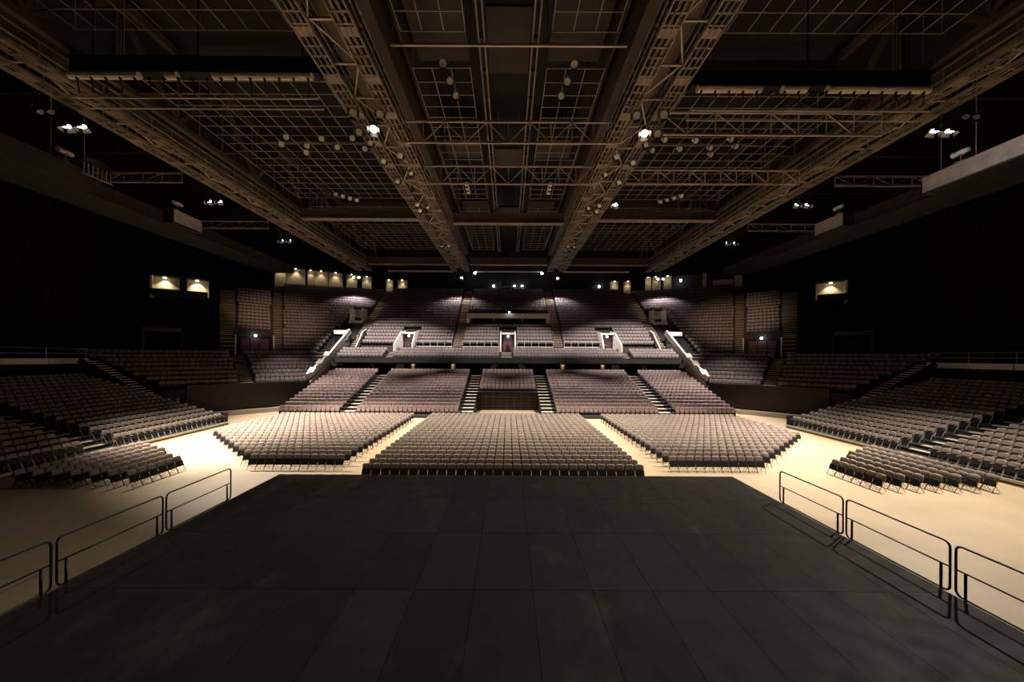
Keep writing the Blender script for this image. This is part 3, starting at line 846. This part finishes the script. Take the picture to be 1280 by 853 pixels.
# ------------------------------------------------------------------ catwalks, trusses, grid, rigging
ZC = 21.9
def catwalk(x, wide, label, y0=4.0, y1=66.5):
    t = thing('catwalk',label,'catwalk',(x,(y0+y1)/2,ZC))
    for s in (-1,1):
        cx = x+s*wide/2
        b = MB()                                   # walkway: edge channels, grating bars, hand rails
        for dx, dz, w, h in ((-0.42,0,0.07,0.20),(0.42,0,0.07,0.20),(-0.14,0.02,0.05,0.05),(0.14,0.02,0.05,0.05)):
            b.box(cx+dx-w/2,cx+dx+w/2,y0,y1,ZC+dz,ZC+dz+h)
        y = y0
        while y < y1:
            b.box(cx-0.42,cx+0.42,y,y+0.10,ZC+0.06,ZC+0.11); y += 0.62
        y = y0+1
        while y < y1:
            b.box(cx-0.40,cx+0.40,y,y+0.55,ZC+0.05,ZC+0.10); y += 3.05
        child(b,'walkway',M['steel'],t)
        b = MB()
        for dx in (-0.46,0.46):
            for z in (0.55,1.1): b.box(cx+dx-0.03,cx+dx+0.03,y0,y1,ZC+z-0.03,ZC+z+0.03)
            y = y0
            while y < y1:
                b.box(cx+dx-0.025,cx+dx+0.025,y,y+0.05,ZC,ZC+1.1); y += 1.53
        child(b,'handrails',M['steel'],t)
    b = MB(); y = y0; k = 0
    while y < y1-2.4:
        h = wide/2-0.4
        b.bar((x-h,y,ZC+0.25),(x+h,y,ZC+0.25),0.10)
        b.bar((x-h*(1 if k%2 else -1),y,ZC+0.3),(x+h*(1 if k%2 else -1),y+2.6,ZC+0.3),0.07)
        y += 2.6; k += 1
    child(b,'cross_braces',M['pale_steel'],t)
    child(MB().box(x-wide*0.2,x+wide*0.2,y0,y1,ZC+0.9,ZC+1.9),'box_girder',M['girder'],t)
    b = MB(); y = y0+1.5
    while y < y1:
        for s in (-1,1): b.bar((x+s*wide/2,y,ZC+0.1),(x+s*wide/2,y,29.5),0.05)
        y += 6.1
    child(b,'hangers',M['steel'],t)
catwalk(-8.6,2.1,'twin-track steel catwalk running to the rear, left of the middle bay')
catwalk(8.6,2.1,'twin-track steel catwalk running to the rear, right of the middle bay')
catwalk(-25.9,1.7,'steel side catwalk hung along the left edge of the rigging grid')
catwalk(25.9,1.7,'steel side catwalk hung along the right edge of the rigging grid')

def truss_x(x0, x1, y, zb, h, label, n, m='pale_steel', r=0.055):
    t = thing('roof_truss',label,'truss',((x0+x1)/2,y,zb),0,'slender cross trusses')
    child(MB().box(x0,x1,y-r,y+r,zb-r,zb+r),'bottom_chord',M[m],t)
    child(MB().box(x0,x1,y-r,y+r,zb+h-r,zb+h+r),'top_chord',M[m],t)
    b = MB(); w = (x1-x0)/n
    for i in range(n+1): b.bar((x0+w*i,y,zb),(x0+w*i,y,zb+h),0.06)
    for i in range(n):
        a, c = (zb,zb+h) if i%2 else (zb+h,zb)
        b.bar((x0+w*i,y,a),(x0+w*(i+1),y,c),0.05)
    child(b,'web',M[m],t)
truss_x(-7.2,7.2,25.0,21.1,1.42,'slender pale truss across the middle bay, nearer the stage',10)
truss_x(-7.2,7.2,31.5,21.35,1.5,'slender pale truss across the middle bay, further from the stage',10)
truss_x(10.0,24.6,24.3,21.3,1.45,'slender pale truss across the right bay, nearer the stage',8)
truss_x(10.0,24.6,31.2,21.3,1.15,'slender pale truss across the right bay, further from the stage',11)
# short trusses from the side catwalks out to the galleries
for sgn, nm in ((-1,'left'),(1,'right')):
    for k, y in enumerate((30.5,41.5)):
        x0, x1 = sorted((sgn*27.0,sgn*35.0))
        truss_x(x0,x1,y,20.9,0.75,'short brown truss between the %s side catwalk and gallery, %s'%(nm,('nearer' if k == 0 else 'further away')),5,'steel',0.07)

# big cross beams of the roof with a pale pipe under the front edge
def crossbeam(x0, x1, y, z, h, label, front=True):
    t = thing('cross_beam',label,'beam',((x0+x1)/2,y,z),0,'brown cross beams')
    child(MB().box(x0,x1,y,y+0.5,z,z+h),'web_plate',M['beam'],t)
    child(MB().box(x0,x1,y-0.15,y+0.65,z-0.12,z),'bottom_flange',M['steel'],t)
    child(MB().box(x0,x1,y-0.15,y+0.65,z+h,z+h+0.12),'top_flange',M['beam'],t)
for x0,x1,y,z,lab in ((-23.9,-10.2,42.5,22.5,'brown cross beam between the left catwalks in mid hall'),(-6.6,6.6,44.0,22.6,'brown cross beam of the middle bay in mid hall'),(10.2,23.9,42.5,22.5,'brown cross beam between the right catwalks in mid hall'),
                      (-23.9,-10.2,63.0,22.4,'brown cross beam between the left catwalks near the rear wall'),(-6.6,6.6,63.0,22.4,'brown cross beam of the middle bay near the rear wall'),(10.2,23.9,63.0,22.4,'brown cross beam between the right catwalks near the rear wall')):
    crossbeam(x0,x1,y,z,0.95,lab)
for x0,x1,lab in ((-23,-10.5,'pale pipe hung across the left bay before the balcony wall'),(-6.3,6.3,'pale pipe hung across the middle bay before the balcony wall'),(10.5,23,'pale pipe hung across the right bay before the balcony wall')):
    t = thing('hanging_pipe',lab,'pipe',((x0+x1)/2,70.5,22.8),0,'pale pipes before the balcony wall')
    child(MB().tube([(x0,70.5,22.85),(x1,70.5,22.85)],0.16,8),'pipe',M['pale_steel'],t)
    for f in (0.1,0.5,0.9):
        x = x0+(x1-x0)*f; child(MB().tube([(x,70.5,22.85),(x,70.5,29.6)],0.03,4),'wire',M['leg'],t)
for s, lab in ((-1,'small blue-white lamp at the left end of the middle pipe'),(1,'small blue-white lamp at the right end of the middle pipe')):
    t = thing('work_lamp',lab,'lamp',(s*6.4,70.3,22.5),0,'lamps of the middle pipe')
    MB().lathe([(0.05,-0.22),(0.2,-0.1),(0.22,0),(0.15,0.15),(0.05,0.2)],n=10).build('bulb',M['led'],t)

# pipe grid of each bay
def grid(x0, x1, y0, y1, z, label, step=1.2, w=0.038):
    t = thing('rigging_grid',label,'rigging grid',((x0+x1)/2,(y0+y1)/2,z))
    b = MB(); n = int(round((x1-x0)/step))
    for i in range(n+1):
        x = x0+(x1-x0)*i/n; b.box(x-w/2,x+w/2,y0,y1,z,z+w)
    child(b,'long_pipes',M['grid'],t)
    b = MB(); n = int(round((y1-y0)/step))
    for i in range(n+1):
        y = y0+(y1-y0)*i/n; b.box(x0,x1,y-w/2,y+w/2,z-w,z)
    child(b,'cross_pipes',M['grid'],t)
    b = MB()
    for x in (x0+0.02,x1-0.02):
        for y in (y0,y1): b.box(x-0.02,x+0.02,y-0.02,y+0.02,z+w,29.58)
    child(b,'hangers',M['steel'],t)
ZG = 24.6
for x0,x1,nm in ((-24,-10.8,'left bay'),(10.8,24,'right bay'),(-6.0,-2.4,'left half of the middle bay'),(2.4,6.0,'right half of the middle bay')):
    grid(x0,x1,12.0,20.4,ZG,'open pipe grid over the stage end of the %s'%nm)
    grid(x0,x1,23.0,42.0,ZG,'fine pipe grid over the floor seats in the %s'%nm)
    grid(x0,x1,44.5,62.0,ZG,'far pipe grid over the rear stand in the %s'%nm)
# middle spine: two rails and brown panels
for s, nm in ((-1,'left'),(1,'right')):
    t = thing('spine_rail','double steel rail along the %s side of the middle spine'%nm,'rail',(s*1.5,38,24.2))
    for dx in (-0.16,0.16): child(MB().box(s*1.5+dx-0.04,s*1.5+dx+0.04,8,62,24.2,24.32),'rail_bar',M['steel'],t)
    b = MB(); y = 8.5
    while y < 62: b.box(s*1.5-0.2,s*1.5+0.2,y,y+0.3,24.32,24.5); y += 2.4
    child(b,'cleats',M['leg'],t)
for k, (y0,y1) in enumerate(((14.0,18.4),(19.6,24.2),(33,36),(46,51))):
    for s, nm in ((-1,'left'),(0,'middle'),(1,'right')):
        x0, x1 = {-1:(-5.85,-2.55),0:(-1.25,1.25),1:(2.55,5.85)}[s]
        z = 26.0 if s else 25.2
        o = MB().box(x0,x1,y0,y1,z,z+0.2).build('acoustic_panel',M['roof_panel'])
        hb = MB()
        for x in (x0+0.3,x1-0.3): hb.box(x-0.02,x+0.02,(y0+y1)/2-0.02,(y0+y1)/2+0.02,z+0.2,29.58)
        hb.build('hangers',M['steel'],o)
        tag(o,'brown acoustic panel in the %s, %s from the stage'%({-1:'middle roof bay beside the left grid',0:'middle roof spine',1:'middle roof bay beside the right grid'}[s],nth(k+1)),'roof panel','acoustic panels of the middle bay')
# cross rails of the middle bay
for y, z, lab in ((20.6,24.0,'pale cross pipe over the middle bay near the stage'),(16.3,24.0,'thin pale cross pipe at the very front of the middle bay')):
    t = thing('cross_pipe',lab,'pipe',(0,y,z)); child(MB().box(-6.6,6.6,y-0.06,y+0.06,z-0.06,z+0.06),'pipe',M['pale_steel'],t)
    for x in (-6.5,6.5): child(MB().box(x-0.03,x+0.03,y-0.03,y+0.03,z,29.6),'hanger',M['steel'],t)
# dark ribs either side of the middle bay
for s, nm in ((-1,'left'),(1,'right')):
    o = MB().box(min(s*6.7,s*7.3),max(s*6.7,s*7.3),6,62,23.6,26.4).build('roof_rib',M['beam'])
    tag(o,'deep brown roof rib along the %s edge of the middle bay'%nm,'beam')
    o = MB().box(min(s*6.15,s*6.35),max(s*6.15,s*6.35),6,62,25.0,28.0).build('roof_rib',M['roof_panel'])
    tag(o,'thin brown fin above the deep %s roof rib of the middle bay'%nm,'beam')
# long roof trusses beside the outer catwalks
for s, nm in ((-1,'left'),(1,'right')):
    t = thing('girder_truss','heavy brown girder truss with raking braces above the %s side catwalk'%nm,'truss',(s*24.3,38,23))
    child(MB().box(s*24.3-0.2,s*24.3+0.2,4,68,28.4,28.9),'top_chord',M['beam'],t)
    child(MB().box(s*24.3-0.2,s*24.3+0.2,4,68,23.3,23.7),'bottom_chord',M['beam'],t)
    y = 6; k = 0; 
    while y < 66:
        a, c = ((23.6,28.5) if k%2 else (28.5,23.6))
        child(MB().bar((s*24.3,y,a),(s*24.3,y+4.2,c),0.30,0.30),'brace',M['beam'],t)
        child(MB().bar((s*24.3,y,23.6),(s*24.3,y,28.5),0.2,0.2),'vertical',M['beam'],t)
        y += 4.2; k += 1
    # roof purlin beams out to the side walls
    for k in range(7):
        y = 12+8.5*k
        x0, x1 = sorted((s*26,s*55))
        o = MB().box(x0,x1,y,y+0.35,27.2,28.4).build('roof_beam',M['beam'])
        tag(o,'deep brown roof beam over the %s side aisle, %s from the stage'%(nm,nth(k+1)),'beam','side roof beams')
for k in range(7):
    y = 10+8.5*k
    for x0,x1,nm in ((-24,-10.4,'left bay'),(10.4,24,'right bay')):
        o = MB().box(x0,x1,y,y+0.35,27.2,28.4).build('roof_beam',M['beam'])
        tag(o,'deep brown roof beam over the %s, %s from the stage'%(nm,nth(k+1)),'beam','bay roof beams')

# long black bar with rolled cloth and hooks across each outer bay
def drape_bar(sgn, nm, y, pieces):
    t = thing('drape_bar','long black bar with rolled pale cloth and hooks across the %s bay'%nm,'rigging bar',(sgn*17.3,y,22.0))
    x0, x1 = sorted((sgn*10.6,sgn*24.4))
    child(MB().box(x0,x1,y+0.1,y+0.7,22.35,23.25),'black_casing',M['black'],t)
    for a, c in pieces:
        a, c = sorted((sgn*a,sgn*c))
        child(MB().tube([(a,y+0.1,22.12),(c,y+0.1,22.12)],0.2,10),'cloth_roll',M['cloth'],t)
    child(MB().tube([(x0,y+0.2,20.95),(x1,y+0.2,20.95)],0.05,6),'batten',M['pale_steel'],t)
    child(MB().tube([(x0,y+0.8,20.75),(x1,y+0.8,20.75)],0.04,6),'batten',M['pale_steel'],t)
    n = 17
    for i in range(n):
        x = x0+0.5+(x1-x0-1)*i/(n-1)
        b = MB(); b.tube([(x,y+0.1,22.0),(x,y+0.02,21.8),(x+0.06,y+0.05,21.5),(x,y+0.15,21.15)],0.035,5)
        b.box(x-0.05,x+0.05,y-0.02,y+0.1,21.85,21.97)
        child(b,'hook',M['leg'],t)
    for x in (x0+1,(x0+x1)/2,x1-1): child(MB().box(x-0.03,x+0.03,y+0.35,y+0.41,23.25,29.6),'hanger',M['leg'],t)
drape_bar(-1,'left',20.4,((24.4,20.5),(19.0,18.4),(16.4,10.9)))
drape_bar(1,'right',21.2,((10.9,14.6),(15.8,17.2),(18.4,24.3)))

# galleries with parapets and follow-spot bays
def parapet_bar(b, sgn, x, y0, y1, z0, z1):
    xs = sorted((sgn*x,sgn*(x+0.12))); b.box(xs[0],xs[1],y0,y1,z0,z1)
for sgn, nm in ((-1,'left'),(1,'right')):
    g = thing('side_gallery','long dark follow-spot gallery high along the %s wall'%nm,'gallery',(sgn*35,38,20.2))
    xs = sorted((sgn*34.9,sgn*39)); child(MB().box(xs[0],xs[1],4,60,20.0,20.2),'floor_slab',M['concrete'],g)
    for y0,y1,m in ((4,20.2,'brown_wall' if sgn < 0 else 'grey'),(30.6,37.2,'brown_wall'),(41.2,60,'brown_wall')):
        b = MB(); parapet_bar(b,sgn,34.9,y0,y1,20.1,21.2); child(b,'parapet',M[m],g)
    for k,(y0,y1,m) in enumerate(((21.2,30.4,'grey'),(37.4,41.0,'grey'))):
        b = MB(); parapet_bar(b,sgn,34.0,y0,y1,20.2,21.45)
        child(b,'bay_cloth',M[m if sgn > 0 or k else 'concrete'],g)
        b = MB(); xs = sorted((sgn*34.0,sgn*35.0)); b.box(xs[0],xs[1],y0,y0+0.1,20.1,21.4); b.box(xs[0],xs[1],y1-0.1,y1,20.1,21.4); b.box(xs[0],xs[1],y0,y1,20.05,20.2)
        child(b,'bay_frame',M['concrete'],g)
    for k,(y,far) in enumerate(((28.2 if sgn > 0 else 28.8,False),(38.6,True))):
        f = thing('follow_spot','follow spot on a tripod in the %s bay of the %s gallery'%(('further' if far else 'nearer'),nm),'spotlight',(sgn*34.6,y,20.2),0 if sgn > 0 else math.pi)
        MB().lathe([(0.02,-0.5),(0.16,-0.48),(0.2,-0.1),(0.17,0.4),(0.22,0.5)],(0,0,2.2),'Y',12).build('lamp_head',M['lamp_white'],f)
        MB().box(-0.14,0.14,-0.12,0.12,1.95,2.1).build('yoke',M['strut'],f)
        MB().tube([(0,0,1.0),(0,0,2.0)],0.04,6).build('column',M['strut'],f)
        for q in range(3):
            a = q*2.094+0.4
            MB().tube([(0,0,1.15),(0.38*math.cos(a),0.38*math.sin(a),0.02)],0.025,6).build('leg',M['strut'],f)
        MB().bar((0,-0.3,1.5),(0.0,0.45,1.62),0.07).build('pan_handle',M['strut'],f)
        if not far:
            for dy in (-1.0,1.2):
                w = MB().box(sgn*34.5-0.02,sgn*34.5+0.02,y+dy-0.02,y+dy+0.02,20.22,29.58).build('hanger_rod',M['strut'])
                tag(w,'thin vertical hanger rod %s the nearer follow spot on the %s gallery'%('before' if dy < 0 else 'behind',nm),'rod')
# loudspeaker-like curved hood on the left gallery
t = thing('curved_hood','dark arched hood with pale edge on the left gallery','hood',(-33.2,29.4,21.2))
b = MB(); pts = [(1.25*math.cos(R(a)),0.9*math.sin(R(a))) for a in range(10,175,15)]
for i in range(len(pts)-1):
    (a0,c0),(a1,c1) = pts[i],pts[i+1]
    b.add([(-0.5,a0,c0),(0.5,a0,c0),(0.5,a1,c1),(-0.5,a1,c1),(-0.5,a0*0.94,c0*0.92),(0.5,a0*0.94,c0*0.92),(0.5,a1*0.94,c1*0.92),(-0.5,a1*0.94,c1*0.92)],[(0,1,2,3),(7,6,5,4),(0,4,5,1),(1,5,6,2),(2,6,7,3),(3,7,4,0)])
b.build('shell',M['concrete'],t)
b = MB()
for k in range(7): b.box(0.45,0.5,-1.0+0.32*k,-0.95+0.32*k,-0.6,0.3)
b.box(0.44,0.5,-1.15,1.15,-0.65,-0.58)
b.build('fringe',M['strut'],t)

# ------------------------------------------------------------------ lamps
LAMP_KINDS = {}
def lamp(name, label, cat, loc, aim, group, lens, body='lamp_body', sc=1.0):
    t = thing(name,label,cat,loc,0,group)
    d = Vector(aim)-Vector(loc); t.rotation_mode = 'QUATERNION'; t.rotation_quaternion = d.to_track_quat('-Z','Y')
    key = (name,lens,body)
    if key not in LAMP_KINDS:
        L = []
        b = MB().lathe([(0.05,0.42),(0.13,0.36),(0.16,0.05),(0.21,-0.02),(0.21,-0.10)],n=12); L.append(('housing',b.mesh('housing',M[body])))
        b = MB().lathe([(0.19,-0.112),(0.19,-0.104)],n=12); L.append(('lens',b.mesh('lens',M[lens])))
        b = MB().bar((-0.25,0,0.15),(-0.25,0,0.62),0.04,0.03).bar((0.25,0,0.15),(0.25,0,0.62),0.04,0.03).bar((-0.25,0,0.62),(0.25,0,0.62),0.04,0.03); L.append(('hanging_yoke',b.mesh('hanging_yoke',M['lamp_body'])))
        b = MB()
        for k in range(4):
            a = k*math.pi/2
            c, s_ = math.cos(a), math.sin(a)
            b.add([(0.21*c-0.15*s_,0.21*s_+0.15*c,-0.10),(0.21*c+0.15*s_,0.21*s_-0.15*c,-0.10),(0.30*c+0.2*s_,0.30*s_-0.2*c,-0.30),(0.30*c-0.2*s_,0.30*s_+0.2*c,-0.30)],[(0,1,2,3)])
        L.append(('barn_door',b.mesh('barn_door',M['lamp_body'])))
        for n, me in L: fix_normals(me)
        LAMP_KINDS[key] = L
    ho = None
    for n, me in LAMP_KINDS[key]:
        o = link(n, me, ho if n in ('lens','barn_door') else t)
        if n == 'housing': ho = o
    t.scale = (sc,sc,sc)
    return t
def spot(loc, aim, power, angle, col=(1,0.83,0.60), size=0.15, blend=0.6, name='lamp_beam'):
    l = bpy.data.lights.new(name,'SPOT'); l.energy = power; l.color = col; l.spot_size = R(angle); l.spot_blend = blend; l.shadow_soft_size = size
    o = link(name,l); o.location = loc
    o.rotation_mode = 'QUATERNION'; o.rotation_quaternion = (Vector(aim)-Vector(loc)).to_track_quat('-Z','Y')
    return o
FLOODS = []
def flood_pair(x, y, z, aim, nm, gap=0.75, heads=2, sc=1.0):
    for i in range(heads):
        dx = (i-(heads-1)/2)*gap
        lamp('floodlight','lit warm floodlight under the %s, %s of its cluster'%(nm,nth(i+1)),'floodlight',(x+dx,y,z),(aim[0]+dx,aim[1],aim[2]),'lit floodlights','lens_on',sc=sc*1.2)
W = ['nearest the stage','in mid hall','over the rear stand','before the balcony wall']
for sgn, nm in ((-1,'left'),(1,'right')):
    for k,(y,dx) in enumerate(((22.9,27.0),(34.0,27.2),(45.5,27.6),(66.8,27.6))):
        flood_pair(sgn*dx,y,20.9,(sgn*22,y+1.5,0) if k < 3 else (sgn*20,60,8),'%s side catwalk %s'%(nm,W[k]),0.95,2,1.0 if k < 3 else 0.9)
    # unlit heads above the nearest pair
    for i in range(2):
        lamp('spot_lantern','dark unlit lantern above the nearest floods on the %s side catwalk, %s'%(nm,('inner' if i else 'outer')),'spotlight',(sgn*(29.1-0.65*i),22.9,21.7),(sgn*10,20,0),'unlit lanterns','glass',sc=0.8)
for x,y,aim,nm in ((-8.5,23.3,(-6,12,1.8),'left middle catwalk nearest the stage'),(8.7,23.6,(6,12,1.8),'right middle catwalk nearest the stage'),(10.0,34.5,(6,30,0),'right middle catwalk in mid hall'),
                (-8.4,67.0,(-12,60,9),'left middle catwalk end before the balcony'),(8.9,67.0,(12,60,9),'right middle catwalk end before the balcony')):
    flood_pair(x,y,21.0,aim,nm,0.7,1)
# small pale lanterns clamped to the grid and the middle catwalks
def lanterns(pts, nm, grp, aim, body='lamp_white', sc=1.0):
    for i,(x,y,z) in enumerate(pts):
        lamp('spot_lantern','unlit lantern %s, %s from the left'%(nm,nth(i+1)),'spotlight',(x,y,z),(x+aim[0],y+aim[1],z+aim[2]),grp,'lens_off',body,sc)
for sgn, nm in ((-1,'left'),(1,'right')):
    n1 = 'in the cluster under the near %s bay grid'%nm
    P = [(sgn*x,y,23.9) for x,y in ((18.6,30.2),(17.6,29.2),(17.2,31.4),(16.6,30.4),(14.9,29.4),(14.2,30.6),(12.4,29.3),(12.0,30.8))]
    lanterns(sorted(P),n1,'lanterns under the %s bay grid'%nm,(0.3,-1.2,-1),sc=0.95)
    P = [(sgn*(18.5-0.55*k),39.5+0.5*k,23.9) for k in range(4)]
    lanterns(sorted(P),'in the short far row of the %s bay grid'%nm,'lanterns at the far end of the %s bay grid'%nm,(0.2,-1.3,-1),sc=0.95)
    P = [(sgn*3.9,21.9,24.0),(sgn*3.7,23.3,24.0),(sgn*3.5,24.6,24.0)]
    for i,q in enumerate(P):
        lamp('spot_lantern','small pale lantern above the near middle truss, %s side, %s from the stage'%(nm,nth(i+1)),'spotlight',q,(q[0],q[1]-1.2,q[2]-1),'lanterns of the near middle bay','lens_off','lamp_white',0.95)
    for i in range(3):
        q = (sgn*4.2,37.0+0.9*i,23.9)
        lamp('spot_lantern','small pale lantern beyond the far middle truss, %s side, %s from the stage'%(nm,nth(i+1)),'spotlight',q,(q[0],q[1]-1.2,q[2]-1),'lanterns of the far middle bay','lens_off','lamp_white',1.0)
    for i,(x,y) in enumerate(((9.6,25.6),(8.0,27.2),(9.5,28.0),(7.9,29.8),(9.4,31.2),(8.9,36.0),(8.0,36.6),(9.0,37.5),(8.0,49.5),(8.9,49.5))):
        q = (sgn*x,y,21.4)
        lamp('spot_lantern','pale lantern hung from the %s middle catwalk, %s from the stage'%(nm,nth(i+1)),'spotlight',q,(q[0]-sgn*1.0,q[1]-1.2,q[2]-1.6),'lanterns of the middle catwalks','lens_off','lamp_white' if i%3 else 'lamp_body',0.85)
    for i,(x,y) in enumerate(((9.4,22.3),(9.8,24.2),(7.8,22.4))):
        q = (sgn*x,y,21.3)
        lamp('spot_lantern','dark lantern beside the nearest flood of the %s middle catwalk, %s'%(nm,nth(i+1)),'spotlight',q,(q[0]-sgn*0.5,q[1]-1.2,q[2]-1.0),'dark lanterns of the middle catwalks','lens_off','lamp_body',1.1)

# downlights under the balcony
for x, nm in GL:
    mini_down(x,55.0,5.9,'small warm downlight under the balcony, %s'%nm,'downlights under the balcony')
    spot((x,54.9,5.8),(x,55.3,4),40,120,(1,0.8,0.5),0.08)

# ------------------------------------------------------------------ light
for kind, loc, aim, e, ang, col, size in LIGHTS_LATER: spot(loc,aim,e,ang,col,size,0.8)
WARM = (1.0,0.90,0.775)
WHITE = (1.0,0.92,0.86)
COOL = (0.98,0.90,0.92)
# nearest side floods: the floor between the blocks
spot((-27.0,22.9,20.35),(-20.0,29.5,0),62000,56,WARM,0.25,0.8)
spot((-26.6,22.9,20.35),(-21.2,27.0,0),60000,36,WARM,0.2,1.0)
spot((26.6,22.9,20.35),(20.0,26.0,0),26000,40,WARM,0.2,1.0)
spot((27.0,22.9,20.35),(19.5,24.0,0),46000,84,WARM,0.25,0.9)
spot((27.9,23.4,21.0),(34.2,25.5,20.8),500,80,WHITE,0.1,0.8)  # extra spot added as the right flood's spill onto the gallery cloth
spot((27.5,22.7,20.35),(8,10,1.8),13000,78,WARM,0.15,0.8)
spot((-27.5,22.7,20.35),(-8,12,1.8),900,72,WARM,0.15,0.8)
for s, e in ((-1,1800),(1,4600)): spot((s*8.6,23.2,20.35),(s*4.5,13,1.8),e,66,WARM,0.15,0.9)
# mid-hall side floods
spot((-27.2,34.0,20.35),(-15,30.5,0),76000,64,WARM,0.25,0.8)
spot((27.2,34.0,20.35),(15,30.5,0),34000,64,WARM,0.25,0.8)
for s in (-1,1):
    spot((s*27.6,45.5,20.35),(s*20.5,40,0.5),50000,64,WHITE,0.25,0.8)
    spot((s*27.4,45.2,20.35),(s*27.2,46.8,4.5),8500,36,WHITE,0.2,1.0)
    spot((s*8.6,45.5,20.35),(s*6.5,41,0),26000,62,WHITE,0.2,0.9)  # added spot without a fixture, fills the rear stand and its centre recess
    spot((s*27.9,46.5,20.35),(s*20,55.8,7.0),40000,56,WHITE,0.25,0.9)
    for x in (3.5,13.5): spot((s*8.6,47.5,20.35),(s*x,55.6,7.0),18000,52,WHITE,0.2,0.9)
    spot((s*27.6,66.8,20.35),(s*27.0,64.5,12),6500,104,COOL,0.2,0.8)
    spot((s*8.6,67.0,20.35),(s*8.6,65.0,12),5500,112,COOL,0.2,0.8)
    spot((s*8.6,23.4,20.35),(s*5,29.5,0),18500,66,WARM,0.2,0.9)
spot((10.0,34.5,20.35),(3,33,0),17000,70,WARM,0.2,0.9)
# warm spill on the outer corners
spot((-27.4,45.3,20.35),(-34.5,56,12),4600,56,(1,0.72,0.48),0.1,0.9)
spot((27.4,45.3,20.35),(34.5,56,12),4600,56,(1,0.72,0.48),0.1,0.9)

for k in SEATS: place_seats(k)

w = bpy.data.worlds.new('world'); SC.world = w; w.use_nodes = True
w.node_tree.nodes['Background'].inputs['Color'].default_value = (0.9,0.8,0.7,1)
w.node_tree.nodes['Background'].inputs['Strength'].default_value = 0.0
SC.view_settings.view_transform = 'Standard'
SC.view_settings.look = 'None'
SC.view_settings.gamma = 1.0
SC.view_settings.use_curve_mapping = False
SC.view_settings.exposure = 0.0
SC.cycles.use_denoising = True
SC.cycles.max_bounces = 6
SC.cycles.sample_clamp_indirect = 6.0
